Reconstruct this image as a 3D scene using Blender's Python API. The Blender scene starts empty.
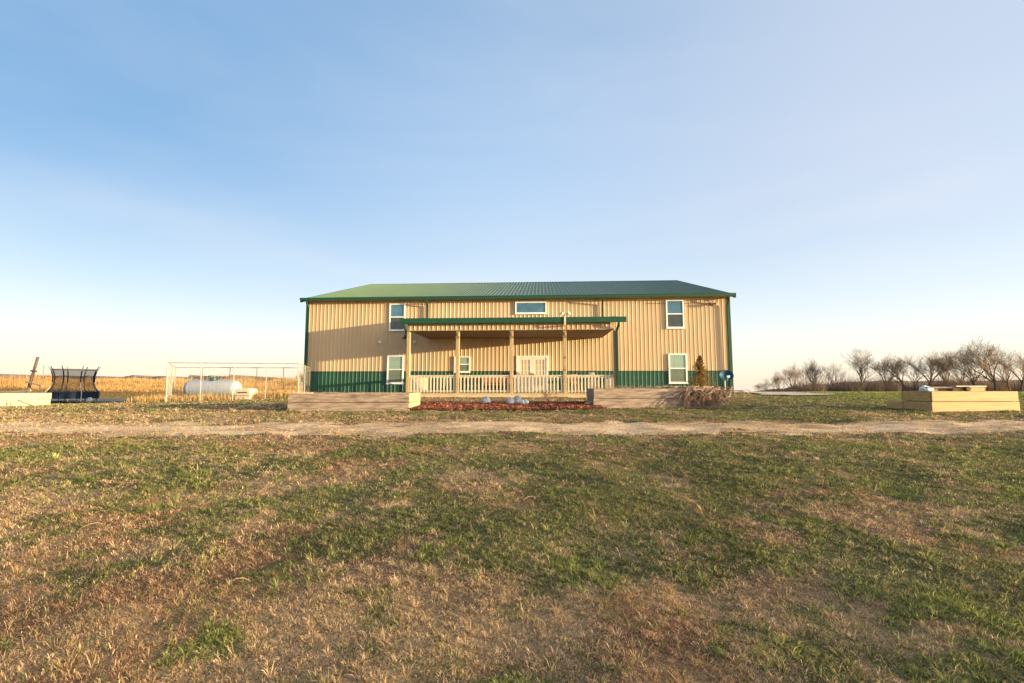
import bpy, bmesh, math, random
import numpy as np
from mathutils import Vector, Matrix, Quaternion

R = math.radians
S = bpy.context.scene
COL = S.collection

# ------------------------------------------------------------------ camera
cam_d = bpy.data.cameras.new('camera')
cam_d.sensor_width = 36.0
cam_d.lens = 480.0 / 1024.0 * 36.0
cam_d.clip_start = 0.05
cam_d.clip_end = 20000
cam = bpy.data.objects.new('camera', cam_d)
cam.location = (0, 0, 1.2)
cam.rotation_euler = (R(90 + 5.3), 0, 0)
COL.objects.link(cam)
S.camera = cam

# ------------------------------------------------------------------ light
SUN_EL = 4.4
SUN_AZ = 107.2           # clockwise from +Y (camera forward) seen from above
sd = Vector((math.cos(R(SUN_EL)) * math.sin(R(SUN_AZ)),
             math.cos(R(SUN_EL)) * math.cos(R(SUN_AZ)), math.sin(R(SUN_EL))))
W = bpy.data.worlds.new('World')
S.world = W
W.use_nodes = True
wn, wl = W.node_tree.nodes, W.node_tree.links
bg = wn['Background']
sky = wn.new('ShaderNodeTexSky')
sky.sky_type = 'NISHITA'
sky.sun_disc = False
sky.sun_elevation = R(SUN_EL)
sky.sun_rotation = R(SUN_AZ)
sky.altitude = 300
sky.air_density = 1.0
sky.dust_density = 1.2
sky.ozone_density = 1.6
# evening haze near the horizon and the white balance of the photograph, over the Nishita sky
def wnode(t, **kw):
    q = wn.new(t)
    for k, v in kw.items():
        setattr(q, k, v)
    return q


tc = wnode('ShaderNodeTexCoord')
sep = wnode('ShaderNodeSeparateXYZ')
wl.new(tc.outputs['Generated'], sep.inputs[0])
ramp = wnode('ShaderNodeValToRGB')
SKYC = [(0.0, (1.30, 1.12, .88)), (.03, (1.28, 1.16, .97)), (.08, (1.20, 1.20, 1.12)), (.16, (.92, 1.06, 1.17)),
        (.26, (.72, .91, 1.14)), (.38, (.62, .83, 1.12)), (.52, (.49, .71, 1.02)), (.68, (.36, .57, .88)), (1.0, (.22, .37, .70))]
el_ = ramp.color_ramp.elements
while len(el_) < len(SKYC):
    el_.new(.5)
for e_, (p_, c_) in zip(el_, SKYC):
    e_.position = p_
    e_.color = (*c_, 1)
wl.new(sep.outputs['Z'], ramp.inputs['Fac'])
# deeper blue away from the sun, a lavender veil of high cloud on the sun's side
def grade(src, inp, lo, hi, zlo, zhi, col, amount):
    m1 = wnode('ShaderNodeMapRange', interpolation_type='SMOOTHSTEP')
    m2 = wnode('ShaderNodeMapRange', interpolation_type='SMOOTHSTEP')
    for m_, o_, a_, b_ in ((m1, 'X', lo, hi), (m2, 'Z', zlo, zhi)):
        wl.new(sep.outputs[o_], m_.inputs['Value'])
        m_.inputs['From Min'].default_value = min(a_, b_)
        m_.inputs['From Max'].default_value = max(a_, b_)
        if a_ > b_:
            m_.inputs['To Min'].default_value = 1
            m_.inputs['To Max'].default_value = 0
    mu = wnode('ShaderNodeMath', operation='MULTIPLY')
    wl.new(m1.outputs['Result'], mu.inputs[0])
    wl.new(m2.outputs['Result'], mu.inputs[1])
    mu2 = wnode('ShaderNodeMath', operation='MULTIPLY')
    mu2.inputs[1].default_value = amount
    wl.new(mu.outputs[0], mu2.inputs[0])
    mm = wnode('ShaderNodeMix', data_type='RGBA')
    mm.inputs['B'].default_value = (*col, 1)
    wl.new(mu2.outputs[0], mm.inputs['Factor'])
    wl.new(src, mm.inputs['A'])
    return mm.outputs['Result']


blue = grade(ramp.outputs['Color'], 'X', .10, -.80, .02, .55, (.15, .41, .78), 1.0)
veil_c = grade(blue, 'X', -.05, .62, .08, .40, (.80, .87, 1.03), .75)
nis = wnode('ShaderNodeMix', data_type='RGBA')
nis.inputs['Factor'].default_value = .90
wl.new(sky.outputs['Color'], nis.inputs['A'])
wl.new(veil_c, nis.inputs['B'])
# thin streaks of cirrus
mp = wnode('ShaderNodeMapping')
mp.inputs['Rotation'].default_value = (0.2, 0.30, 0.4)
mp.inputs['Scale'].default_value = (1.0, 1.6, 5.5)
nz = wnode('ShaderNodeTexNoise')
nz.inputs['Scale'].default_value = 1.1
nz.inputs['Detail'].default_value = 4
nz.inputs['Roughness'].default_value = 0.45
nz.inputs['Distortion'].default_value = .4
rp = wnode('ShaderNodeMapRange', interpolation_type='SMOOTHSTEP')
rp.inputs['From Min'].default_value = 0.38
rp.inputs['From Max'].default_value = 0.80
rp.inputs['To Max'].default_value = 0.22
mx = wnode('ShaderNodeMix', data_type='RGBA')
mx.inputs['B'].default_value = (1.25, 1.22, 1.24, 1)
wl.new(tc.outputs['Generated'], mp.inputs['Vector'])
wl.new(mp.outputs['Vector'], nz.inputs['Vector'])
wl.new(nz.outputs['Fac'], rp.inputs['Value'])
wl.new(rp.outputs['Result'], mx.inputs['Factor'])
wl.new(nis.outputs['Result'], mx.inputs['A'])
# broad glow added round the low sun, outside the view, to lift shade
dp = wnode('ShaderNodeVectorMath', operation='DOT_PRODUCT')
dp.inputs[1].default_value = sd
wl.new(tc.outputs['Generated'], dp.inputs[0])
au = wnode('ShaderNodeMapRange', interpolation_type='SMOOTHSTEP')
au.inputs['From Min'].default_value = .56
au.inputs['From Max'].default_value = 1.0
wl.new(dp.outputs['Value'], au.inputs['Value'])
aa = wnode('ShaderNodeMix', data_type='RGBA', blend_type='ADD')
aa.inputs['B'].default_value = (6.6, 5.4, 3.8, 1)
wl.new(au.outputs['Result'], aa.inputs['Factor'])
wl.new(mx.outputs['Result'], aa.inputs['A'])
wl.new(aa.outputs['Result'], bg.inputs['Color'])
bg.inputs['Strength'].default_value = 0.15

sun_d = bpy.data.lights.new('sun', 'SUN')
sun_d.energy = 2.5
sun_d.angle = R(0.5)
sun_d.color = (1.0, 0.76, 0.41)
sun = bpy.data.objects.new('sun', sun_d)
sun.rotation_euler = (-sd).to_track_quat('-Z', 'Y').to_euler()
sun.location = (60, -20, 30)
COL.objects.link(sun)

S.view_settings.view_transform = 'Standard'
S.view_settings.look = 'None'
S.view_settings.exposure = 2.45
S.view_settings.gamma = 1.0

# ------------------------------------------------------------------ helpers
class MB:
    """collects shapes into one mesh"""
    def __init__(self):
        self.v, self.f = [], []

    def add(self, vs, fs):
        n = len(self.v)
        self.v += [tuple(p) for p in vs]
        self.f += [tuple(i + n for i in f) for f in fs]
        return self

    def box(self, x0, x1, y0, y1, z0, z1, M=None):
        vs = [(x0, y0, z0), (x1, y0, z0), (x1, y1, z0), (x0, y1, z0),
              (x0, y0, z1), (x1, y0, z1), (x1, y1, z1), (x0, y1, z1)]
        if M is not None:
            vs = [M @ Vector(p) for p in vs]
        return self.add(vs, [(0, 3, 2, 1), (4, 5, 6, 7), (0, 1, 5, 4),
                             (1, 2, 6, 5), (2, 3, 7, 6), (3, 0, 4, 7)])

    def tube(self, pts, rad, n=6, caps=True):
        pts = [Vector(p) for p in pts]
        if not hasattr(rad, '__len__'):
            rad = [rad] * len(pts)
        vs, fs = [], []
        side = None
        for i, p in enumerate(pts):
            t = (pts[min(i + 1, len(pts) - 1)] - pts[max(i - 1, 0)])
            if t.length < 1e-9:
                t = Vector((0, 0, 1))
            t.normalize()
            if side is None:
                side = t.orthogonal().normalized()
            else:
                side = side - t * side.dot(t)
                side = t.orthogonal().normalized() if side.length < 1e-6 else side.normalized()
            up = t.cross(side)
            for k in range(n):
                a = 2 * math.pi * k / n
                vs.append(p + (side * math.cos(a) + up * math.sin(a)) * rad[i])
        for i in range(len(pts) - 1):
            for k in range(n):
                a, b = i * n + k, i * n + (k + 1) % n
                fs.append((a, b, b + n, a + n))
        if caps:
            fs.append(tuple(range(n))[::-1])
            fs.append(tuple((len(pts) - 1) * n + k for k in range(n)))
        return self.add(vs, fs)

    def rev(self, prof, n=20, M=None, x=0, y=0):
        """revolve (r,z) profile round z"""
        vs, fs = [], []
        for r, z in prof:
            for k in range(n):
                a = 2 * math.pi * k / n
                p = Vector((x + r * math.cos(a), y + r * math.sin(a), z))
                vs.append(M @ p if M is not None else p)
        for i in range(len(prof) - 1):
            for k in range(n):
                a, b = i * n + k, i * n + (k + 1) % n
                fs.append((a, b, b + n, a + n))
        fs.append(tuple(range(n))[::-1])
        fs.append(tuple((len(prof) - 1) * n + k for k in range(n)))
        return self.add(vs, fs)

    def build(self, name, mat, parent=None, loc=None, smooth=False, bevel=0):
        me = bpy.data.meshes.new(name)
        me.from_pydata(self.v, [], self.f)
        me.update()
        if smooth:
            me.polygons.foreach_set('use_smooth', [True] * len(me.polygons))
        o = bpy.data.objects.new(name, me)
        if mat:
            me.materials.append(mat)
        COL.objects.link(o)
        if parent:
            o.parent = parent
        if loc is not None:
            o.location = loc
        if bevel:
            m = o.modifiers.new('bevel', 'BEVEL')
            m.width = bevel
            m.segments = 2
            m.limit_method = 'ANGLE'
        return o


def empty(name, loc, rz=0):
    o = bpy.data.objects.new(name, None)
    o.location = loc
    o.rotation_euler = (0, 0, rz)
    o.empty_display_size = 0.2
    COL.objects.link(o)
    return o


def tag(o, label=None, cat=None, group=None, kind=None):
    if label: o['label'] = label
    if cat: o['category'] = cat
    if group: o['group'] = group
    if kind: o['kind'] = kind
    return o


def copy_tree(o, parent=None):
    c = o.copy()
    COL.objects.link(c)
    if parent:
        c.parent = parent
    for ch in list(o.children):
        copy_tree(ch, c)
    return c


# ---- noise in numpy
def vnoise(x, y, seed=0):
    x = np.asarray(x, float); y = np.asarray(y, float)
    xi = np.floor(x).astype(np.int64); yi = np.floor(y).astype(np.int64)
    fx = x - xi; fy = y - yi
    fx = fx * fx * (3 - 2 * fx); fy = fy * fy * (3 - 2 * fy)

    def h(a, b):
        n = (a * 374761393 + b * 668265263 + seed * 974634777) & 0xffffffff
        n = ((n ^ (n >> 13)) * 1274126177) & 0xffffffff
        return ((n ^ (n >> 16)) & 0xffff) / 65535.0
    a = h(xi, yi); b = h(xi + 1, yi); c = h(xi, yi + 1); d = h(xi + 1, yi + 1)
    return (a * (1 - fx) + b * fx) * (1 - fy) + (c * (1 - fx) + d * fx) * fy


def fbm(x, y, seed=0, oct=4):
    s = 0; a = 0.5; t = 0
    for i in range(oct):
        s = s + a * vnoise(x * 2 ** i + 17.3 * i, y * 2 ** i - 9.1 * i, seed + i)
        t += a
        a *= 0.5
    return s / t


def sst(a, b, x):
    t = np.clip((np.asarray(x, float) - a) / (b - a), 0, 1)
    return t * t * (3 - 2 * t)


PY = [-60, -10, 0, 14, 24, 28, 45, 60, 100, 140, 400, 1200, 6000]
PZ = [-1.4, -.28, 0, .42, .67, .75, .70, .25, -.30, -.90, -6, -30, -150]


def zbase(x, y):
    x = np.asarray(x, float); y = np.asarray(y, float)
    z = np.interp(y, PY, PZ)
    z = z - 0.72 * sst(8, 34, y) * sst(-6, -29, x) * (1 - sst(45, 70, y))
    z = z + 0.06 * sst(6, 13, x) * (1 - sst(20, 40, y))
    z = z + 2.7 * sst(62, 115, y) * sst(-8, -34, x) * (1 - sst(150, 300, y))
    return z


def zg(x, y):
    x = np.asarray(x, float); y = np.asarray(y, float)
    far = 1 - sst(24, 40, np.hypot(x, y))
    u = (fbm(x * 0.45, y * 0.45, 5, 3) - .5) * 0.09 + (fbm(x * 1.9, y * 1.9, 9, 2) - .5) * 0.05
    return zbase(x, y) + u * (0.25 + 0.75 * far) * (np.abs(y) < 300)


def gz(x, y):
    return float(zg(np.array([x]), np.array([y]))[0])


def track_mask(x, y):
    """1 inside the worn dirt track that crosses the lawn"""
    x = np.asarray(x, float); y = np.asarray(y, float)
    c = 10.35 + 0.12 * np.sin(x * .25) - 0.0035 * x + (vnoise(x * .5, x * 0, 3) - .5) * .3
    hw = 1.06 + (vnoise(x * .9, y * 0 + 4, 8) - .5) * .5 - .15*sst(4, 14, np.abs(x))
    n = (fbm(x * 1.6, y * 2.2, 21, 4) - .5) * 1.3
    return 1 - sst(hw - .42, hw + .42, np.abs(y - c) + n)


def green(x, y):
    """how green the turf is, 0 dry .. 1 green"""
    g = fbm(x * 0.50 + 4, y * 0.45, 31, 2)
    g2 = fbm(x * 1.7, y * 1.6, 41, 3)
    g3 = fbm(x * 5.5, y * 5.5, 47, 2)
    g4 = fbm(x * 12, y * 12, 57, 2)
    v = 0.16 * g + 0.38 * g2 + .32 * g3 + .14 * g4
    bias = 0.070 * sst(-4, 6, x) - .030 - .03 * (1 - sst(2.4, 4.5, y)) + .035 * sst(2.8, 6, y) * (1 - sst(20, 27, y)) - .05 * sst(-2, -16, x) + .34 * sst(12, 16, x) * sst(18.5, 21, y) \
        - .05 * np.exp(-((y - 12.7) / 1.1) ** 2) - .12 * np.exp(-((y - 10.3) / 1.7) ** 2) \
        - .22 * np.exp(-((y - 19.8) / 2.2) ** 2) * (np.abs(x) < 8)
    return sst(0.42, 0.56, v + bias)


# ------------------------------------------------------------------ materials
def mat(name, col, rough=0.6, var=0.15, scale=8.0, bump=0.0, bscale=40.0, spec=0.4,
        stretch=(1, 1, 1), metal=0.0, col2=None, coord='Object', detail=4):
    m = bpy.data.materials.new(name)
    m.use_nodes = True
    n, l = m.node_tree.nodes, m.node_tree.links
    b = n['Principled BSDF']
    b.inputs['Roughness'].default_value = rough
    b.inputs['Specular IOR Level'].default_value = spec
    b.inputs['Metallic'].default_value = metal
    t = n.new('ShaderNodeTexCoord')
    p = n.new('ShaderNodeMapping')
    p.inputs['Scale'].default_value = stretch
    l.new(t.outputs[coord], p.inputs['Vector'])
    z = n.new('ShaderNodeTexNoise')
    z.inputs['Scale'].default_value = scale
    z.inputs['Detail'].default_value = detail
    z.inputs['Roughness'].default_value = 0.6
    l.new(p.outputs['Vector'], z.inputs['Vector'])
    r = n.new('ShaderNodeValToRGB')
    e = r.color_ramp.elements
    c2 = col2 or tuple(min(1, c * (1 + var)) for c in col)
    c1 = col if col2 else tuple(c * (1 - var) for c in col)
    e[0].position, e[1].position = 0.32, 0.68
    e[0].color = (*c1, 1); e[1].color = (*c2, 1)
    l.new(z.outputs['Fac'], r.inputs['Fac'])
    l.new(r.outputs['Color'], b.inputs['Base Color'])
    if bump:
        z2 = n.new('ShaderNodeTexNoise')
        z2.inputs['Scale'].default_value = bscale
        z2.inputs['Detail'].default_value = 3
        l.new(p.outputs['Vector'], z2.inputs['Vector'])
        bp = n.new('ShaderNodeBump')
        bp.inputs['Strength'].default_value = bump
        bp.inputs['Distance'].default_value = 0.01
        l.new(z2.outputs['Fac'], bp.inputs['Height'])
        l.new(bp.outputs['Normal'], b.inputs['Normal'])
    return m


def attr_mat(name, trans=0.25, rough=0.8):
    """plant matter: colour per blade from the mesh, some light passing through"""
    m = bpy.data.materials.new(name)
    m.use_nodes = True
    n, l = m.node_tree.nodes, m.node_tree.links
    n.remove(n['Principled BSDF'])
    a = n.new('ShaderNodeAttribute'); a.attribute_name = 'Col'
    d = n.new('ShaderNodeBsdfDiffuse'); d.inputs['Roughness'].default_value = .6
    t = n.new('ShaderNodeBsdfTranslucent')
    x = n.new('ShaderNodeMixShader'); x.inputs[0].default_value = trans
    for s in (d, t):
        l.new(a.outputs['Color'], s.inputs['Color'])
    l.new(d.outputs[0], x.inputs[1]); l.new(t.outputs[0], x.inputs[2])
    l.new(x.outputs[0], n['Material Output'].inputs['Surface'])
    return m


M = {}
M['tan'] = mat('tan_siding', (.495, .345, .195), .42, .07, .7, .05, 3, stretch=(1, 1, .25))
M['green_wall'] = mat('green_siding', (.012, .070, .040), .45, .10, 1.5, .05, 3)
M['green_roof'] = mat('green_roof_steel', (.085, .130, .058), .45, .10, .8, .04, 2, spec=.38)
M['green_trim'] = mat('green_trim_steel', (.010, .062, .030), .45, .12, 4)
M['white'] = mat('white_vinyl', (.80, .79, .75), .45, .05, 6)
M['offwhite_door'] = mat('offwhite_door_paint', (.74, .70, .62), .45, .06, 6)
M['glass'] = mat('window_glass', (.06, .15, .225), .06, .25, 1.5, spec=.7)  # blue base colour stands in for reflected sky
M['glass_dark'] = mat('screened_glass', (.05, .06, .055), .16, .2, 3, spec=.7)
M['glass_blind'] = mat('glass_over_pale_blind', (.26, .36, .29), .12, .10, 2, spec=.6, stretch=(.2, .2, 8))
M['glass_screen'] = mat('screen_over_pale_blind', (.15, .18, .135), .2, .12, 2, spec=.5, stretch=(.2, .2, 8))
M['ceiling'] = mat('brown_soffit', (.145, .078, .042), .6, .15, 5, stretch=(6, .5, 1))
M['post'] = mat('weathered_post', (.40, .285, .15), .8, .25, 7, .3, 40, stretch=(3, 3, .5))
M['rail'] = mat('weathered_rail', (.62, .53, .38), .8, .18, 7, .3, 40, stretch=(2, 2, 1))
M['deck'] = mat('deck_boards', (.54, .41, .24), .8, .2, 5, .2, 30, stretch=(.4, 4, 4))
M['old_wood'] = mat('weathered_timber', (.13, .09, .07), .85, .35, 1.8, .8, 24, stretch=(1.1, 3, 8),
                    col2=(.43, .325, .24), detail=7)
M['new_wood'] = mat('fresh_pine', (.42, .24, .085), .65, .14, 2.4, .4, 30, stretch=(.4, 3, 8), col2=(.57, .37, .15), detail=7)
M['pale_wood'] = mat('pale_plank', (.50, .42, .29), .7, .14, 4, .25, 30, stretch=(.35, 3, 5))
M['grey_wood'] = mat('grey_plank', (.25, .20, .15), .85, .3, 4, .4, 30, stretch=(.35, 3, 5))
M['dark'] = mat('dark_metal', (.025, .025, .025), .5, .2, 6)
M['galv'] = mat('galvanised_steel', (.42, .39, .35), .42, .15, 8, metal=.3)
M['rust_steel'] = mat('rusty_steel', (.20, .14, .09), .7, .3, 8)
M['tank'] = mat('white_tank_paint', (.31, .33, .37), .55, .06, 2)
M['cream'] = mat('cream_plastic', (.68, .58, .40), .55, .07, 3)
M['soil'] = mat('planter_soil', (.10, .062, .038), .95, .3, 12, .8, 30)
M['rock'] = mat('grey_stone', (.36, .37, .38), .85, .3, 7, .8, 20)
M['pale_rock'] = mat('pale_stone', (.55, .54, .52), .85, .2, 7, .6, 20)
M['ochre_rock'] = mat('ochre_stone', (.50, .36, .16), .85, .2, 7, .6, 20)
M['dish'] = mat('dark_blue_dish', (.010, .06, .11), .55, .15, 4, spec=.15)
M['navy'] = mat('navy_vinyl', (.006, .012, .026), .8, .25, 5, spec=.15)
M['bark'] = mat('grey_bark', (.09, .072, .056), .9, .3, 3, .6, 12)
M['twig'] = mat('bare_twigs', (.20, .13, .075), .9, .25, 1)
M['dead_stem'] = mat('dead_stems', (.34, .22, .14), .85, .35, 6)
M['dead_stem_dark'] = mat('dark_dead_stems', (.24, .15, .095), .85, .35, 6)
M['red'] = mat('faded_red_paint', (.42, .06, .04), .55, .15, 5)
M['redwood'] = mat('reddish_bench_wood', (.36, .13, .06), .65, .2, 6, stretch=(1, 4, 4))
M['blade'] = attr_mat('grass_blades', .42)
M['strand'] = attr_mat('dry_stalks', .2)
M['bag'] = mat('pale_blue_plastic_bag', (.62, .66, .72), .4, .08, 5)
M['asphalt'] = mat('grey_drive_gravel', (.20, .185, .17), .9, .25, 3, .5, 25)
M['gravel'] = mat('pale_gravel', (.40, .33, .30), .95, .2, 2.5, .8, 30)


def net_mat():
    m = bpy.data.materials.new('black_netting')
    m.use_nodes = True
    n, l = m.node_tree.nodes, m.node_tree.links
    b = n['Principled BSDF']
    b.inputs['Base Color'].default_value = (.02, .02, .022, 1)
    b.inputs['Roughness'].default_value = .8
    t = n.new('ShaderNodeBsdfTransparent')
    x = n.new('ShaderNodeMixShader')
    z = n.new('ShaderNodeTexNoise'); z.inputs['Scale'].default_value = 2
    r = n.new('ShaderNodeMapRange')
    r.inputs['To Min'].default_value = .34; r.inputs['To Max'].default_value = .5
    l.new(z.outputs['Fac'], r.inputs['Value'])
    l.new(r.outputs['Result'], x.inputs[0])
    l.new(t.outputs[0], x.inputs[1]); l.new(b.outputs[0], x.inputs[2])
    l.new(x.outputs[0], n['Material Output'].inputs['Surface'])
    return m


M['net'] = net_mat()


def ground_mat(name, trackish=False):
    m = bpy.data.materials.new(name)
    m.use_nodes = True
    n, l = m.node_tree.nodes, m.node_tree.links
    b = n['Principled BSDF']
    b.inputs['Roughness'].default_value = .95
    b.inputs['Specular IOR Level'].default_value = .1
    a = n.new('ShaderNodeAttribute'); a.attribute_name = 'Col'
    t = n.new('ShaderNodeTexCoord')
    z = n.new('ShaderNodeTexNoise'); z.inputs['Scale'].default_value = 22; z.inputs['Detail'].default_value = 8
    z.inputs['Roughness'].default_value = .7
    l.new(t.outputs['Object'], z.inputs['Vector'])
    r = n.new('ShaderNodeMapRange')
    r.inputs['From Min'].default_value = .3; r.inputs['From Max'].default_value = .7
    r.inputs['To Min'].default_value = .55; r.inputs['To Max'].default_value = 1.4
    l.new(z.outputs['Fac'], r.inputs['Value'])
    v = n.new('ShaderNodeVectorMath'); v.operation = 'SCALE'
    l.new(a.outputs['Color'], v.inputs[0]); l.new(r.outputs['Result'], v.inputs['Scale'])
    l.new(v.outputs['Vector'], b.inputs['Base Color'])
    z2 = n.new('ShaderNodeTexNoise'); z2.inputs['Scale'].default_value = 60; z2.inputs['Detail'].default_value = 5
    l.new(t.outputs['Object'], z2.inputs['Vector'])
    bp = n.new('ShaderNodeBump'); bp.inputs['Strength'].default_value = 1.0; bp.inputs['Distance'].default_value = .03
    l.new(z2.outputs['Fac'], bp.inputs['Height']); l.new(bp.outputs['Normal'], b.inputs['Normal'])
    return m


M['ground'] = ground_mat('turf_soil')
M['track'] = ground_mat('dirt_track_soil')


def np_mesh(name, verts, faces_flat, starts, totals, col, material, kind=None, smooth=False):
    me = bpy.data.meshes.new(name)
    me.vertices.add(len(verts))
    me.vertices.foreach_set('co', np.ascontiguousarray(verts, np.float32).ravel())
    me.loops.add(len(faces_flat))
    me.loops.foreach_set('vertex_index', np.ascontiguousarray(faces_flat, np.int32))
    me.polygons.add(len(starts))
    me.polygons.foreach_set('loop_start', np.ascontiguousarray(starts, np.int32))
    me.polygons.foreach_set('loop_total', np.ascontiguousarray(totals, np.int32))
    if smooth:
        me.polygons.foreach_set('use_smooth', np.ones(len(starts), bool))
    me.update(calc_edges=True)
    me.validate()
    if col is not None:
        at = me.color_attributes.new('Col', 'FLOAT_COLOR', 'POINT')
        c4 = np.ones((len(verts), 4), np.float32); c4[:, :3] = col
        at.data.foreach_set('color', c4.ravel())
    me.materials.append(material)
    o = bpy.data.objects.new(name, me)
    COL.objects.link(o)
    if kind:
        o['kind'] = kind
    return o


def grid_obj(name, xs, ys, zf, colf, material, kind):
    X, Y = np.meshgrid(xs, ys)
    Z = zf(X, Y)
    V = np.stack([X.ravel(), Y.ravel(), Z.ravel()], 1)
    nx, ny = len(xs), len(ys)
    i = (np.arange(ny - 1)[:, None] * nx + np.arange(nx - 1)[None, :]).ravel()
    F = np.stack([i, i + 1, i + 1 + nx, i + nx], 1)
    return np_mesh(name, V, F.ravel(), np.arange(len(F)) * 4, np.full(len(F), 4), colf(X, Y).reshape(-1, 3),
                   material, kind, True)


# ------------------------------------------------------------------ ground
DRY = np.array([.40, .275, .150]); GRN = np.array([.105, .130, .040]); SOIL = np.array([.20, .105, .06])
GOLD = np.array([.46, .29, .09])


def lerp(a, b, t):
    return a + (b - a) * t[..., None]


def ground_col(x, y):
    g = green(x, y)
    n = fbm(x * 1.7, y * 1.7, 77, 3)
    near = 1 - sst(20, 30, np.hypot(x, y))
    thatch = lerp(SOIL + 0 * x[..., None], DRY * .85 + 0 * x[..., None], sst(.35, .65, n))
    c = lerp(thatch, GRN * .8 + 0 * x[..., None], g * .8)
    # farther lawn: mown strips of fresher and drier turf
    g3 = fbm(x * .10, y * .35, 55, 3)
    farc = lerp(DRY + 0 * x[..., None], np.array([.17, .20, .055]) + 0 * x[..., None], sst(.42, .60, g3 + .12 * sst(10, 25, x)))
    c = lerp(farc, c, near)
    c = lerp(c, np.array([.20, .25, .055]) + 0 * x[..., None], sst(16, 22, x) * sst(19, 24, y) * (1 - sst(70, 120, y)) * .85)
    c = lerp(c, GOLD + 0 * x[..., None], sst(44, 58, y) * sst(-4, -14, x))
    c = lerp(c, np.array([.17, .13, .09]) + 0 * x[..., None], sst(95, 115, y) * sst(10, 30, x))
    return c


def spaced(lo, hi, fine, grow, far):
    a = list(np.arange(lo, hi, fine))
    s = fine
    while a[-1] < far:
        s *= grow
        a.append(a[-1] + s)
    return a


xp = spaced(0, 13, .11, 1.09, 6000)
xs = np.array([-v for v in xp[:0:-1]] + xp)
yp = spaced(0, 20, .11, 1.07, 7000)
yn = spaced(0, .5, .25, 1.25, 3000)
ys = np.array([-v for v in yn[:0:-1]] + yp)
ground = grid_obj('ground', xs, ys, zg, ground_col, M['ground'], 'structure')


# worn dirt track across the lawn, its edge following the noise mask
def build_track():
    tx = np.arange(-34, 34, .14); ty = np.arange(8.2, 12.6, .075)
    X, Y = np.meshgrid(tx, ty)
    m = track_mask(X, Y)
    Z = zg(X, Y) + (.012 + .02 * (fbm(X * 4, Y * 7, 17, 3) - .5)) * sst(.3, .8, m) - .02 * (1 - sst(.1, .4, m))
    V = np.stack([X.ravel(), Y.ravel(), Z.ravel()], 1)
    nx, ny = len(tx), len(ty)
    i = (np.arange(ny - 1)[:, None] * nx + np.arange(nx - 1)[None, :]).ravel()
    F = np.stack([i, i + 1, i + 1 + nx, i + nx], 1)
    F = F[(m.ravel()[F].min(1) > .18)]
    n = fbm(X * 1.1, Y * 2.5, 91, 4)
    c = lerp(np.array([.46, .32, .18]) + 0 * X[..., None], np.array([.66, .49, .31]) + 0 * X[..., None], sst(.35, .65, n))
    return np_mesh('dirt_track', V, F.ravel(), np.arange(len(F)) * 4, np.full(len(F), 4), c.reshape(-1, 3), M['track'],
                   'structure', True)


build_track()


def strip(name, x0, x1, y0, y1, lift, material, nx=30, ny=14, wob=.4, seed=1):
    tx = np.linspace(0, 1, nx); ty = np.linspace(0, 1, ny)
    U, Vv = np.meshgrid(tx, ty)
    X = x0 + (x1 - x0) * U; Y = y0 + (y1 - y0) * Vv
    Y = Y + wob * (fbm(X * .5, Vv * 2, seed, 3) - .5) * 2
    X = X + wob * (fbm(Y * .5, U * 2, seed + 5, 3) - .5) * 2
    Z = zg(X, Y) + lift
    V = np.stack([X.ravel(), Y.ravel(), Z.ravel()], 1)
    i = (np.arange(ny - 1)[:, None] * nx + np.arange(nx - 1)[None, :]).ravel()
    F = np.stack([i, i + 1, i + 1 + nx, i + nx], 1)
    return np_mesh(name, V, F.ravel(), np.arange(len(F)) * 4, np.full(len(F), 4), None, material, 'structure', True)


strip('gravel_drive', -62, -17.5, 33.6, 41, .11, M['asphalt'], 80, 20, .5, 3)
strip('gravel_pad', 12.9, 16.6, 23.6, 37, .05, M['gravel'], 60, 30, .9, 7)

# mulch bed: red bark chips
mulch_m = mat('red_mulch', (.15, .05, .03), .9, .3, 18, 1.0, 40, col2=(.34, .125, .075))
strip('mulch_bed', -3.15, 2.9, 15.0, 18.4, .035, mulch_m, 60, 30, .12, 11)


def leaves_mesh(pos, size, col, rng, name, material, kind=None, parent=None, flat=.0):
    """small randomly turned quads at pos"""
    n = len(pos)
    a = rng.normal(size=(n, 3)); a[:, 2] *= (1 - flat)
    a /= np.linalg.norm(a, axis=1)[:, None]
    b = rng.normal(size=(n, 3)); b[:, 2] *= (1 - flat)
    b -= a * (a * b).sum(1)[:, None]; b /= np.linalg.norm(b, axis=1)[:, None]
    L = size[:, None]
    V = np.stack([pos - a * L - b * L * .4, pos + a * L - b * L * .4, pos + a * L + b * L * .4, pos - a * L + b * L * .4], 1).reshape(-1, 3)
    F = np.arange(4 * n)
    o = np_mesh(name, V, F, np.arange(n) * 4, np.full(n, 4), np.repeat(col, 4, 0), material, kind)
    if parent:
        o.parent = parent
    return o


rng = np.random.default_rng(12)
n = 9000
mx_, my_ = rng.uniform(-3.2, 2.95, n), rng.uniform(14.95, 18.4, n)
mc = lerp(np.tile([.13, .04, .025], (n, 1)), np.tile([.46, .19, .12], (n, 1)), rng.random(n) ** 1.3)
tag(leaves_mesh(np.stack([mx_, my_, zg(mx_, my_) + .05 + rng.random(n) * .03], 1), rng.uniform(.02, .05, n), mc, rng,
                'mulch_chips', M['strand'], 'stuff', flat=.6), 'loose red bark chips covering the flower bed', 'mulch')


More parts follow.
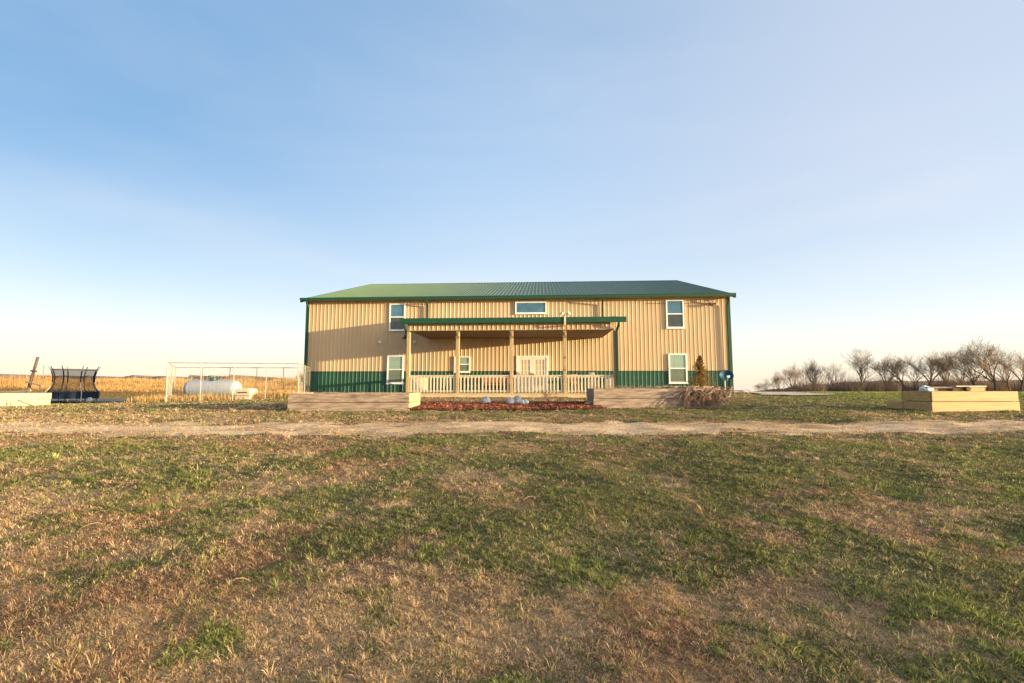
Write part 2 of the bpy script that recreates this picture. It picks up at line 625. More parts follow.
# ------------------------------------------------------------------ grass
def blades(x, y, z, h, w, az, lean, col, tipcol, name, material):
    """curved tapering blades: 5 verts each"""
    n = len(x)
    d = np.stack([np.cos(az), np.sin(az)], 1)
    s = np.stack([-np.sin(az), np.cos(az)], 1)
    base = np.stack([x, y, z], 1)
    l1, l2 = lean * .6, np.minimum(lean * 1.35, 1.75)
    mid = base.copy()
    mid[:, :2] += d * (np.sin(l1) * h * .55)[:, None]; mid[:, 2] += np.cos(l1) * h * .55
    tip = mid.copy()
    tip[:, :2] += d * (np.sin(l2) * h * .45)[:, None]; tip[:, 2] += np.cos(l2) * h * .45
    s3 = np.concatenate([s, np.zeros((n, 1))], 1)
    hw = (w * .5)[:, None]
    V = np.stack([base - s3 * hw, base + s3 * hw, mid + s3 * hw * .85, mid - s3 * hw * .85, tip], 1).reshape(-1, 3)
    i = np.arange(n) * 5
    F = np.stack([i, i + 1, i + 2, i + 3, i + 3, i + 2, i + 4], 1).ravel()
    st = np.stack([np.arange(n) * 7, np.arange(n) * 7 + 4], 1).ravel()
    to = np.tile([4, 3], n)
    C = np.stack([col * .7, col * .7, col, col, tipcol], 1).reshape(-1, 3)  # shade in the gaps between blades painted into the root colour
    return np_mesh(name, V, F, st, to, C, material, 'stuff')


BLOCK = [(-7.0, -3.1, 14.95, 16.9), (2.65, 7.1, 16.1, 17.8), (12.05, 14.8, 13.9, 15.1), (-3.1, 2.9, 15.1, 18.2),
         (-5.6, 5.8, 23.1, 60), (-12.6, 12.8, 26.6, 60), (-26, -20.8, 19.6, 23), (12.9, 16.6, 23.6, 37)]


def turf(rng, y0, y1, dens, hs, ws, clump=.65, name='grass'):
    # sample inside the seen wedge with a margin
    ymid = np.linspace(y0, y1, 200)
    wid = 2 * (1.13 * ymid + 1.3)
    area = np.trapezoid(wid, ymid) if hasattr(np, 'trapezoid') else np.trapz(wid, ymid)
    n = int(area * dens)
    cdf = np.cumsum(wid); cdf = cdf / cdf[-1]
    nc = int(n * clump / 14)

    def pts(k):
        yy = np.interp(rng.random(k), cdf, ymid)
        xx = (rng.random(k) * 2 - 1) * (1.13 * yy + 1.3)
        return xx, yy
    cx, cy = pts(nc)
    cr = rng.uniform(.25, 1.0, nc) * hs * .9
    ci = rng.integers(0, nc, int(n * clump))
    ang = rng.random(len(ci)) * 2 * np.pi
    rad = np.sqrt(rng.random(len(ci))) * cr[ci]
    px = cx[ci] + np.cos(ang) * rad; py = cy[ci] + np.sin(ang) * rad
    az1 = ang + rng.normal(0, .7, len(ci))
    cg = rng.normal(0, .26, nc)[ci]; ch = rng.lognormal(0, .42, nc)[ci]; cv = rng.lognormal(0, .22, nc)[ci]
    lx, ly = pts(n - len(ci))
    X = np.concatenate([px, lx]); Y = np.concatenate([py, ly])
    AZ = np.concatenate([az1, rng.random(len(lx)) * 2 * np.pi])
    G = np.concatenate([cg, rng.normal(0, .12, len(lx))])
    HH = np.concatenate([ch, np.full(len(lx), .75)])
    CV = np.concatenate([cv, np.full(len(lx), .9)])
    k = np.ones(len(X), bool)
    for a, b, c, d in BLOCK:
        k &= ~((X > a) & (X < b) & (Y > c) & (Y < d))
    tm = track_mask(X, Y)
    k &= rng.random(len(X)) > tm * .25
    HH = HH * (1 - .5 * tm)
    bare = fbm(X * .8 + 50, Y * .8, 63, 3)
    k &= rng.random(len(X)) < .60 + .40 * sst(.36, .50, bare + .2 * tm + .1 * rng.normal(size=len(X)))
    X, Y, AZ, G, HH, tm, CV = X[k], Y[k], AZ[k], G[k], HH[k], tm[k], CV[k]
    n = len(X)
    g = np.clip(green(X, Y) * .80 + G * 1.2 + .05, 0, 1)
    isg = rng.random(n) < g * .85 * (1 - .93 * tm)
    t = np.clip(rng.random(n) + .25 * tm, 0, 1)
    dry = lerp(np.tile([.44, .285, .155], (n, 1)), np.tile([.82, .62, .39], (n, 1)), t)
    rp2 = sst(.42, .66, fbm(X * 1.3 + 31, Y * 1.2, 83, 4))
    rust = lerp(dry, np.tile([.36, .175, .09], (n, 1)), (rng.random(n) < .12 + .45 * rp2) * .8)
    gr = lerp(np.tile([.075, .105, .040], (n, 1)), np.tile([.37, .37, .13], (n, 1)), rng.random(n) ** 1.4)
    lush = np.maximum(sst(.56, .68, fbm(X * 2.3 + 9, Y * 2.3, 71, 3)), sst(13, 17, X) * sst(18.5, 21, Y))
    gr = lerp(gr, np.tile([.30, .36, .085], (n, 1)), lush * .6 * rng.random(n))
    # blades dry off towards the right and the far side in a cooler tone
    C = np.where(isg[:, None], gr, rust)
    C = C * np.clip(CV, .5, 1.6)[:, None]
    tip = np.where(isg[:, None], lerp(gr, np.tile([.30, .27, .10], (n, 1)), rng.random(n) * .5), rust * 1.15)  # dry tips painted lighter as if sunlit
    h = hs * HH * rng.uniform(.5, 1.25, n) * np.where(isg, .95 + .35 * lush, 1.0)
    w = ws * rng.uniform(.6, 1.25, n) * np.where(isg, 1.45, .85)
    lean = np.where(isg, rng.uniform(.5, 1.35, n), rng.uniform(.6, 1.5, n))
    Z = zg(X, Y) - .004 + .012 * tm
    return X, Y, Z, h, w, AZ, lean, C, tip


gr_rng = np.random.default_rng(4)
parts = [turf(gr_rng, 1.1, 2.8, 38000, .0245, .0027),
         turf(gr_rng, 2.8, 5.0, 17500, .028, .0037),
         turf(gr_rng, 5.0, 8.6, 6400, .033, .0056),
         turf(gr_rng, 8.6, 14.5, 2100, .039, .0095),
         turf(gr_rng, 14.5, 30, 430, .046, .019)]
cat = [np.concatenate([p[i] for p in parts]) for i in range(9)]
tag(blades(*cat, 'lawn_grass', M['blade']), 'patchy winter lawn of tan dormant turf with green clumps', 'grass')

# fallen straw-like stems scattered on the near lawn
sr = random.Random(8)
sm = MB()
for i in range(22):
    y = sr.uniform(1.6, 7); x = sr.uniform(-1, 1) * (1.1 * y + .5); a = sr.uniform(0, 6.3); L = sr.uniform(.05, .15)
    p = [(x + math.cos(a + q * .25 * sr.random()) * L * q / 3, y + math.sin(a) * L * q / 3,
          gz(x, y) + .025 + .03 * math.sin(q)) for q in range(4)]
    sm.tube(p, [.002, .002, .0018, .001], 4)
tag(sm.build('straw', M['dead_stem']), 'loose pale straw stems scattered over the near lawn', 'straw', kind='stuff')

# tall golden grass of the field on the left
fr = np.random.default_rng(7)
n = 150000
Y = 52 + 66 * fr.random(n) ** .8
X = -4 - (1.2 * Y + 12) * fr.random(n)
k = (zg(X, Y) > -5) & ~((X > -14) & (Y < 62)); X, Y = X[k], Y[k]; n = len(X)
cl = fbm(X * .25, Y * .12, 15, 4)
h = (.30 + .85 * sst(.30, .75, cl)) * fr.uniform(.3, 1.1, n) * (1 + .7 * (fr.random(n) < .03)) * (.3 + .7 * sst(52, 68, Y))
t = fr.random(n)
C = lerp(np.tile([.33, .20, .08], (n, 1)), np.tile([.58, .40, .17], (n, 1)), np.clip(t * .7 + .4 * (cl - .4), 0, 1))
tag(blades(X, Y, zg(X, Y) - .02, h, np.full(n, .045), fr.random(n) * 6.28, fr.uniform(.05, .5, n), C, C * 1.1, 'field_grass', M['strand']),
    'tall golden dry grass filling the field left of the house', 'grass')

# ------------------------------------------------------------------ house
HX, HY, HZ = .03, 27.65, .79
house = empty('metal_house', (HX, HY, HZ), R(-3.5))
tag(house, 'two storey tan and green metal sided house with covered front porch', 'house')
HW, HB, EAVE, WAIN = 12.25, 22.0, 5.5, 1.25
PITCH = .229


def ribs(x0, x1, h=.0135, base=.05, top=.02):
    """profile (x, out) of a ribbed steel sheet"""
    p = [(x0, 0)]
    x = x0 + .11
    while x + base / 2 < x1 - .02:
        p += [(x - base / 2, 0), (x - top / 2, h), (x + top / 2, h), (x + base / 2, 0)]
        x += PITCH
    p.append((x1, 0))
    return p


def ribbed(mb, prof, f0, f1):
    """f0/f1 map (s,out) to the bottom and top edge"""
    vs = [f0(s, o) for s, o in prof] + [f1(s, o) for s, o in prof]
    n = len(prof)
    mb.add(vs, [(i, i + 1, n + i + 1, n + i) for i in range(n - 1)])
    return mb


pf = ribs(-HW, HW)
wall = MB()
ribbed(wall, pf, lambda s, o: (s, -o, WAIN), lambda s, o: (s, -o, EAVE))
# gable ends and back
rise = 8.72 - EAVE
pg_ = ribs(0, HB)


def gtop(s):
    return EAVE + rise * (1 - abs(s - HB / 2) / (HB / 2))


ribbed(wall, pg_, lambda s, o: (HW + o, s, WAIN), lambda s, o: (HW + o, s, gtop(s)))
ribbed(wall, pg_, lambda s, o: (-HW - o, s, WAIN), lambda s, o: (-HW - o, s, gtop(s)))
ribbed(wall, pf, lambda s, o: (s, HB + o, -.3), lambda s, o: (s, HB + o, EAVE))
wall_o = wall.build('wall', M['tan'], house)
wc = MB()
ribbed(wc, pf, lambda s, o: (s, -o - .004, -.5), lambda s, o: (s, -o - .004, WAIN))
ribbed(wc, pg_, lambda s, o: (HW + o + .004, s, -.5), lambda s, o: (HW + o + .004, s, WAIN))
ribbed(wc, pg_, lambda s, o: (-HW - o - .004, s, -.5), lambda s, o: (-HW - o - .004, s, WAIN))
wc_o = wc.build('wainscot', M['green_wall'], house)
tag(wc_o, 'dark green ribbed lower band of the wall')
tr = MB()
tr.box(-HW, HW, -.034, .01, WAIN - .03, WAIN + .02)
tr.build('wainscot_trim', M['green_trim'], house)
for s in (-1, 1):
    c = MB()
    c.box(s * (HW + .03) - .07, s * (HW + .03) + .07, -.040, .12, -.5, EAVE - .02)
    c.build('corner_trim', M['green_trim'], house, bevel=.006)

# main roof
ov = .38
zl = lambda y: EAVE + .10 + rise * (1 - abs(y - HB / 2) / (HB / 2))
RX = HW + .25
pr = ribs(-RX, RX, .045, .07, .028)
rf = MB()
ribbed(rf, pr, lambda s, o: (s, -ov, zl(-ov) + o), lambda s, o: (s, HB / 2, zl(HB / 2) + o))
ribbed(rf, pr, lambda s, o: (s, HB + ov, zl(HB + ov) + o), lambda s, o: (s, HB / 2, zl(HB / 2) + o))
roof = rf.build('roof', M['green_roof'], house)
rc = MB()
rc.add([(-RX, HB / 2 - .2, zl(HB / 2 - .2) + .03), (RX, HB / 2 - .2, zl(HB / 2 - .2) + .03), (RX, HB / 2, zl(HB / 2) + .045),
        (-RX, HB / 2, zl(HB / 2) + .045), (RX, HB / 2 + .2, zl(HB / 2) + .03 - .06), (-RX, HB / 2 + .2, zl(HB / 2) - .03)],
       [(0, 1, 2, 3), (3, 2, 4, 5)])
rc.build('ridge_cap', M['green_trim'], roof)
for s in (-1, 1):
    k = MB()
    a, b = s * (RX - .02), s * (RX + .05)
    x0, x1 = min(a, b), max(a, b)
    for y0, y1 in ((-ov, HB / 2), (HB + ov, HB / 2)):
        vs = []
        for x in (x0, x1):
            for y in (y0, y1):
                vs += [(x, y, zl(y) - .16), (x, y, zl(y) + .04)]
        k.add(vs, [(0, 1, 3, 2), (4, 6, 7, 5), (0, 4, 5, 1), (2, 3, 7, 6), (1, 5, 7, 3), (0, 2, 6, 4)])
    k.build('rake_trim', M['green_trim'], roof)
so = MB()
so.box(-RX + .03, RX - .03, -ov + .02, -.03, EAVE - .055, EAVE - .02)
so.build('soffit', M['tan'], roof)
gt = MB()
gt.box(-RX - .02, RX + .02, -ov - .13, -ov - .005, EAVE - .08, EAVE + .075)
gt.box(-RX - .02, RX + .02, -ov - .145, -ov - .125, EAVE + .05, EAVE + .082)
gt.build('gutter', M['green_trim'], roof, bevel=.008)


def downspout(pts, w=.085, parent=house, m='green_trim'):
    d = MB()
    d.tube(pts, w * .62, 4)
    return d.build('downspout', M[m], parent, bevel=.006)


for s in (-1, 1):
    xx = s * (HW - .12)
    downspout([(xx, -ov - .07, EAVE - .06), (xx, -ov - .07, EAVE - .18), (xx, -.13, EAVE - .55), (xx, -.11, -.1), (xx, -.32, -.3)])
for xx in (-4.98, 5.17):
    downspout([(xx, -ov - .07, EAVE - .06), (xx, -ov - .07, EAVE - .16), (xx, -.10, EAVE - .42), (xx, -.10, 4.42), (xx, -.30, 4.28)])


def window(cx, z0, z1, w, top, bot, split=True):
    x0, x1 = cx - w / 2, cx + w / 2
    t = .075
    f = MB()
    yF, yB = -.075, -.012
    f.box(x0, x0 + t, yF, yB, z0, z1); f.box(x1 - t, x1, yF, yB, z0, z1)
    f.box(x0 + t, x1 - t, yF, yB, z1 - t, z1); f.box(x0 + t, x1 - t, yF, yB, z0, z0 + t)
    zm = (z0 + z1) / 2
    if split:
        f.box(x0 + t, x1 - t, yF + .006, yB, zm - .03, zm + .03)
    fo = f.build('window', M['white'], house)
    sl = MB().box(x0 - .03, x1 + .03, -.10, -.03, z0 - .035, z0 - .002)
    sl.build('sill', M['white'], fo, bevel=.004)
    zz = [(z0 + t, zm - .03, bot), (zm + .03, z1 - t, top)] if split else [(z0 + t, z1 - t, top)]
    for a, b, mm in zz:
        MB().box(x0 + t + .002, x1 - t - .002, -.047, -.03, a + .002, b - .002).build('pane', M[mm], fo)
    return fo


window(-6.80, 3.65, 5.26, .95, 'glass', 'glass_dark')
window(-6.85, .55, 2.19, .97, 'glass_blind', 'glass_screen')
window(1.07, 4.58, 5.29, 1.82, 'glass', 'glass', False)
window(-2.92, 1.20, 2.13, .94, 'glass_blind', 'glass_screen')
window(9.26, 3.68, 5.31, 1.0, 'glass', 'glass_dark')
window(9.32, .57, 2.23, 1.02, 'glass_blind', 'glass_screen')

# french door
DX0, DX1, DZ = .22, 2.04, .10
df = MB()
df.box(DX0, DX0 + .09, -.09, -.012, DZ, 2.14); df.box(DX1 - .09, DX1, -.09, -.012, DZ, 2.14)
df.box(DX0 + .09, DX1 - .09, -.09, -.012, 2.05, 2.14)
dfo = df.build('door_frame', M['white'], house)
mid = (DX0 + DX1) / 2
pale_blind = mat('pale_door_blind', (.60, .52, .36), .18, .06, 2, spec=.6, stretch=(.2, .2, 10))
for s, (a, b) in ((-1, (DX0 + .095, mid - .004)), (1, (mid + .004, DX1 - .095))):
    d = MB()
    st = .13
    d.box(a, a + st, -.07, -.02, DZ + .01, 2.045); d.box(b - st, b, -.07, -.02, DZ + .01, 2.045)
    d.box(a + st, b - st, -.07, -.02, DZ + .01, DZ + .26); d.box(a + st, b - st, -.07, -.02, 1.91, 2.045)
    gx = (b - a - 2 * st)
    for i in (1, 2):
        x = a + st + gx * i / 3
        d.box(x - .012, x + .012, -.062, -.03, DZ + .26, 1.91)
    for i in range(1, 5):
        z = DZ + .26 + (1.91 - DZ - .26) * i / 5
        d.box(a + st, b - st, -.064, -.03, z - .012, z + .012)
    do = d.build('door', M['offwhite_door'], house)
    MB().box(a + st, b - st, -.05, -.035, DZ + .26, 1.91).build('pane', pale_blind, do)
    h = MB()
    hx = mid + s * .06
    h.tube([(hx, -.07, 1.05), (hx, -.13, 1.05), (hx + s * .10, -.13, 1.05)], .016, 8)
    h.box(hx - .025, hx + .025, -.078, -.07, .96, 1.16)
    h.build('handle', M['dark'], do)

# porch
PD = 4.20
PX0, PX1 = -4.95, 5.16
posts = [-4.93, -2.46, .20, 2.80, 5.22]
RZ0, RZ1 = 3.69, 4.36       # roof at front / wall
OX0, OX1 = -5.22, 5.70
prf = MB()
pp = ribs(OX0, OX1, .02)
YF = -PD - .28
ribbed(prf, pp, lambda s, o: (s, YF, RZ0 + o), lambda s, o: (s, -.03, RZ1 + o))
prf.add([(OX0, YF, RZ0 - .02), (OX1, YF, RZ0 - .02), (OX1, -.03, RZ1 - .02), (OX0, -.03, RZ1 - .02)], [(3, 2, 1, 0)])
proof = prf.build('porch_roof', M['green_roof'], house)
for xx in (OX0, OX1):
    k = MB()
    vs = []
    for x in (xx - .025, xx + .025):
        for y, z in ((YF, RZ0), (-.03, RZ1)):
            vs += [(x, y, z - .13), (x, y, z + .035)]
    k.add(vs, [(0, 1, 3, 2), (4, 6, 7, 5), (0, 4, 5, 1), (2, 3, 7, 6), (1, 5, 7, 3), (0, 2, 6, 4)])
    k.build('rake_trim', M['green_trim'], proof)
g = MB()
g.box(OX0 - .03, OX1 + .03, YF - .13, YF - .004, RZ0 - .23, RZ0 + .03)
g.build('gutter', M['green_trim'], proof, bevel=.008)
fz0 = 3.16
fa = MB()
ribbed(fa, ribs(PX0, PX1, .02), lambda s, o: (s, -PD - .10 - o, fz0), lambda s, o: (s, -PD - .10 - o, RZ0 - .005))
for xx in (PX0, PX1):
    fa.add([(xx, -PD - .10, fz0), (xx, -.03, fz0), (xx, -.03, RZ1 - .03), (xx, -PD - .10, RZ0 - .03)], [(0, 1, 2, 3)])
fa.build('fascia', M['tan'], proof)
ft = MB()
ft.box(PX0 - .01, PX1 + .01, -PD - .128, -PD - .09, fz0 - .03, fz0 - .002)
ft.build('fascia_trim', M['post'], proof)
ce = MB().box(PX0 + .004, PX1 - .004, -PD - .095, -.032, fz0 + .002, fz0 + .03)
ce.build('ceiling', M['ceiling'], proof)
dk = MB()
nb = 26
for i in range(nb):
    y0 = -PD - .12 + (PD + .08) * i / nb
    dk.box(-5.05, 5.40, y0, y0 + (PD + .08) / nb - .008, .02, .058)
deck = dk.build('deck', M['deck'], house)
MB().box(-5.03, 5.38, -PD - .10, -PD - .055, -.20, .018).build('rim_board', M['deck'], deck, bevel=.006)
for xx in posts:
    MB().box(xx - .09, xx + .09, -PD - .04, -PD + .15, -.6, .015).build('pier', M['old_wood'], deck)
bk = MB
for i, xx in enumerate(posts):
    p = MB().box(xx - .085, xx + .085, -PD - .04, -PD + .13, .06, fz0 - .001)
    po = p.build('porch_post', M['post'], house, bevel=.012)
    b = MB()
    if 0 < i < 4:
        b.box(xx - .10, xx + .10, -PD - .075, -PD - .042, fz0 - .42, fz0 - .30)
        b.box(xx - .03, xx + .04, -PD - .10, -PD - .042, fz0 - .30, fz0 - .12)
        b.build('bracket', M['rust_steel'], po, bevel=.01)
    if i == 3:
        for zz in (1.15, 1.75):
            MB().box(xx - .05, xx + .05, -PD - .065, -PD - .042, zz, zz + .09).build('bracket', M['rust_steel'], po, bevel=.01)
# porch downspouts at both ends
downspout([(-5.06, YF - .06, RZ0 - .20), (-5.06, YF - .06, RZ0 - .32), (-5.06, -PD + .22, RZ0 - .80), (-5.06, -PD + .22, -.12)])
downspout([(5.36, YF - .06, RZ0 - .20), (5.36, YF - .06, RZ0 - .32), (5.30, -PD - .11, RZ0 - .62), (5.30, -PD - .11, -.12)], .12)


def railing(p0, p1, nbal):
    """top and bottom rail with separate balusters between two porch points"""
    p0 = Vector((*p0, 0)); p1 = Vector((*p1, 0))
    d = (p1 - p0); L = d.length; d.normalize()
    Mx = Matrix.Translation(p0) @ Matrix.Rotation(math.atan2(d.y, d.x), 4, 'Z')
    r = MB()
    r.box(0, L, -.065, .065, .90, .94, Mx)
    r.box(0, L, -.02, .02, .80, .895, Mx)
    r.box(0, L, -.02, .02, .13, .21, Mx)
    ro = r.build('railing', M['rail'], house)
    bme = None
    for i in range(nbal):
        x = L * (i + .5) / nbal
        pos = Mx @ Vector((x, -.04, 0))
        if bme is None:
            bo = MB().box(-.034, .034, -.019, .019, .10, .86).build('baluster', M['rail'], ro, pos)
            bme = bo
        else:
            bo = bme.copy(); COL.objects.link(bo); bo.location = pos
    return ro


for a, b in zip(posts[:-1], posts[1:]):
    railing((a + .085, -PD + .05), (b - .085, -PD + .05), 14)
railing((posts[0], -PD + .13), (posts[0], -.08), 18)
railing((posts[4], -PD + .13), (posts[4], -.08), 18)

# wall lights, barn lamp, floodlights (off)
for xx in (-7.80, -5.72):
    l = MB()
    l.box(xx - .06, xx + .06, -.06, -.012, 2.92, 3.06)
    l.tube([(xx, -.06, 3.0), (xx, -.15, 2.98)], [.05, .075], 10)
    l.build('wall_lamp', M['white'], house)
l = MB()
l.tube([(-6.15, -.02, 3.30), (-6.15, -.25, 3.42), (-6.15, -.45, 3.40), (-6.15, -.5, 3.30)], .018, 8)
l.rev([(.05, 3.32), (.07, 3.26), (.20, 3.14), (.21, 3.12)], 16, None, -6.15, -.5)
l.build('barn_lamp', M['dark'], house)


def flood(cx, y, z, heads):
    f = MB()
    f.box(cx - .06, cx + .06, y - .05, y, z - .05, z + .05)
    for hx, hz in heads:
        d = Vector((hx, -.6, hz)).normalized()
        p = Vector((cx, y - .05, z))
        f.tube([p, p + d * .10, p + d * .11, p + d * .26], [.02, .02, .05, .085], 12)
    return f


flood(11.35, -.02, 5.05, [(-.6, -.1), (.6, -.1)]).build('floodlight', M['rust_steel'], house)
fo = flood(2.80, -PD - .42, 3.80, [(-.7, .25), (.8, .35)])
fo.box(2.76, 2.84, -PD - .45, -PD - .415, 3.35, 3.86)
fo.box(2.76, 2.84, -PD - .43, -PD - .13, 3.30, 3.36)
fo.build('floodlight', M['cream'], house)
MB().tube([(7.7, -.03, 5.12), (11.3, -.03, 5.09)], .014, 6).build('conduit', M['rust_steel'], house)
MB().tube([(-6.3, -.03, 5.20), (-4.95, -.03, 5.21)], .014, 6).build('conduit', M['rust_steel'], house)

# ------------------------------------------------------------------ things on the porch
def house_pt(x, y, z):
    return house_mw @ Vector((x, y, z))


house_mw = Matrix.Translation((HX, HY, HZ)) @ Matrix.Rotation(R(-3.5), 4, 'Z')


bench = empty('porch_bench', house_pt(-.9, -.62, .06), R(-3.5))
tag(bench, 'reddish wooden bench on the porch between small window and double door', 'bench')
b = MB()
for i in range(4):
    b.box(-.75, .75, -.28 + i * .13, -.17 + i * .13, .42, .455)
b.build('seat', M['redwood'], bench)
b = MB()
for i in range(4):
    b.box(-.75, .75, .27, .30, .52 + i * .12, .62 + i * .12)
b.build('backrest', M['redwood'], bench)
for x in (-.70, .70):
    for y, h in ((-.25, .62), (.25, .98)):
        MB().box(x - .035, x + .035, y - .035, y + .02, 0, h if y > 0 else .62).build('leg', M['redwood'], bench)
    MB().box(x - .045, x + .045, -.30, .21, .622, .66).build('armrest', M['redwood'], bench)

# cream jug-like urn standing behind the right hand rail
cp = house_pt(4.1, -PD + .35, .06)
u = MB().rev([(.16, 0), (.19, .05), (.2, .5), (.17, .72), (.14, .8), (.16, .9), (.165, 1.0), (.13, 1.02)], 18)
uo = u.build('urn', M['cream'], None, cp, True)
tag(uo, 'tall cream urn standing behind the porch railing near its right end', 'urn')

# chair by the door, rust coloured
chair = empty('porch_chair', house_pt(3.45, -.75, .06), R(12))
tag(chair, 'rust brown porch chair behind the railing right of double door', 'chair')
MB().box(-.27, .27, -.25, .25, .40, .45).build('seat', M['redwood'], chair, bevel=.01)
MB().box(-.27, .27, .20, .25, .50, 1.0).build('backrest', M['redwood'], chair, bevel=.01)
for x in (-.24, .24):
    for y in (-.22, .22):
        MB().box(x - .025, x + .025, y - .025, y + .025, 0, .398 if y < 0 else .95).build('leg', M['redwood'], chair)

# ------------------------------------------------------------------ planters and boxes
def board_wall(mb, p0, p1, z0, hb, nbd, t=.05, rnd=None, gap=.007):
    p0 = Vector((*p0, 0)); p1 = Vector((*p1, 0)); d = p1 - p0; L = d.length
    Mx = Matrix.Translation(p0) @ Matrix.Rotation(math.atan2(d.y, d.x), 4, 'Z')
    for i in range(nbd):
        j = rnd.uniform(-.006, .006) if rnd else 0
        e = rnd.uniform(-.012, .012) if rnd else 0
        mb.box(-e, L + e, -t / 2 + j, t / 2 + j, z0 + i * hb + (gap if i else 0), z0 + (i + 1) * hb - gap, Mx)


def planter(name, label, cx, cy, rz, w, d, hb, nbd, zb, front_m, side_m, soil=True, posts=True):
    rnd = random.Random(int(cx * 100))
    e = empty(name, (cx, cy, zb), rz)
    tag(e, label, 'planter')
    for nm, a, b, mm in (('front_board', (-w / 2, 0), (w / 2, 0), front_m), ('back_board', (-w / 2, d), (w / 2, d), front_m),
                         ('end_board', (-w / 2 + .026, .03), (-w / 2 + .026, d - .03), side_m),
                         ('end_board', (w / 2 - .026, .03), (w / 2 - .026, d - .03), side_m)):
        q = MB()
        board_wall(q, a, b, 0, hb, nbd, .048, rnd)
        q.build(nm, M[mm], e, bevel=.006)
    if posts:
        for x in (-w / 2 + .10, w / 2 - .10):
            for y in (.07, d - .07):
                MB().box(x - .045, x + .045, y - .045, y + .045, -.1, hb * nbd - .03).build('corner_post', M[side_m], e)
    if soil:
        s = MB()
        nx, ny = 24, 10
        vs = [(-w / 2 + .06 + (w - .12) * i / nx, .04 + (d - .08) * j / ny,
               hb * nbd - .06 + .05 * math.sin(i * 1.3 + j) * rnd.random()) for j in range(ny + 1) for i in range(nx + 1)]
        fs = [(j * (nx + 1) + i, j * (nx + 1) + i + 1, (j + 1) * (nx + 1) + i + 1, (j + 1) * (nx + 1) + i)
              for j in range(ny) for i in range(nx)]
        s.add(vs, fs)
        s.build('soil', M['soil'], e)
    return e


planter('timber_planter', 'long weathered timber planter left of the red mulch bed', -5.07, 15.0, 0, 3.76, 1.8, .295, 2,
        gz(-5.07, 15) - .04, 'old_wood', 'post')
planter('timber_planter', 'weathered timber planter under the tangled dead shrub', 4.87, 16.2, 0, 4.27, 1.5, .33, 2,
        gz(4.87, 16.2) - .02, 'old_wood', 'grey_wood')
bx = planter('timber_planter', 'bright new pine planter box loaded with boards by the track', 13.40, 14.0, R(1), 2.56, 1.0, .305, 2,
             gz(13.5, 14) - .035, 'new_wood', 'new_wood')
# a low board running past the back of its left side
lb = MB().box(-1.285, -1.235, 1.03, 1.62, .005, .28)
lb.build('low_board', M['new_wood'], bx, bevel=.006)
planter('timber_planter', 'pale raised bed at the left edge below the leaning post', -23.55, 20.6, R(25), 5.0, 1.4, .30, 2,
        gz(-21, 21) - .05, 'pale_wood', 'pale_wood')

# boards and bag on the pine box
BXW = bx.matrix_basis.copy()
import mathutils


def on_box(x, y, z):
    m = Matrix.Translation(bx.location) @ Matrix.Rotation(R(1), 4, 'Z')
    return m @ Vector((x, y, z))


ztop = .615
specs = [('short weathered board lowest at the left end of the lumber pile', 'old_wood', -.72, .33, 1.1, .005, .080, 0, 2),
         ('bright yellow board lying at the right of the lumber pile', 'new_wood', -.02, .22, .92, .005, .10, 0, -1),
         ('dark grey plank lying across the left of the lumber pile', 'grey_wood', -.62, .22, 1.35, .090, .128, 0, 3),
         ('pale pine board on top at the right of the lumber pile', 'pale_wood', .02, .17, .95, .125, .16, 0, 3),
         ('second bright board behind the pale one on the pine box', 'new_wood', .05, .52, 1.0, .005, .11, 0, -2)]
for lab, mm, x, y, L, z0, z1, _, a in specs:
    q = MB().box(-L / 2, L / 2, -.09, .09, 0, z1 - z0)
    o = q.build('lumber_board', M[mm], None, on_box(x, y, ztop + z0 - .01), bevel=.005)
    o.rotation_euler = (0, 0, R(1 + a))
    tag(o, lab, 'board', 'boards lying on the pine box')
for y, mm, lab in ((.72, 'grey_wood', 'long grey joist laid along the back of the pine box'),):
    o = MB().box(-1.0, 1.0, -.07, .07, 0, .12).build('lumber_board', M[mm], None, on_box(.15, y + .1, ztop - .001), bevel=.005)
    o.rotation_euler = (0, 0, R(3))
    tag(o, lab, 'board', 'boards lying on the pine box')


def lump(name, m, loc, sx, sy, sz, seed, amp=.25, sub=3, cut=True):
    bm = bmesh.new()
    bmesh.ops.create_icosphere(bm, subdivisions=sub, radius=1)
    r = random.Random(seed)
    o3 = Vector((r.uniform(0, 50), r.uniform(0, 50), r.uniform(0, 50)))
    for v in bm.verts:
        k = 1 + amp * mathutils.noise.noise(v.co * 1.3 + o3) + amp * .5 * mathutils.noise.noise(v.co * 3.1 + o3)
        v.co *= k
        v.co.x *= sx; v.co.y *= sy; v.co.z *= sz
        if cut and v.co.z < -sz * .35:
            v.co.z = -sz * .35
    me = bpy.data.meshes.new(name)
    bm.to_mesh(me); bm.free()
    me.polygons.foreach_set('use_smooth', [True] * len(me.polygons))
    me.materials.append(M[m])
    o = bpy.data.objects.new(name, me)
    COL.objects.link(o)
    o.location = (loc[0], loc[1], loc[2] + sz * .33)
    return o


lg = MB().tube([(0, -.16, .07), (0, .35, .075)], .068, 12).build('log', M['bark'], None, on_box(-.12, .18, ztop - .01))
tag(lg, 'short round log between the boards of the lumber pile', 'log')
p = on_box(-1.22, .22, ztop - .005)
tag(lump('plastic_bag', 'bag', p, .16, .14, .11, 3, .35, 4), 'crumpled pale blue bag on the left end of the pine box', 'bag')

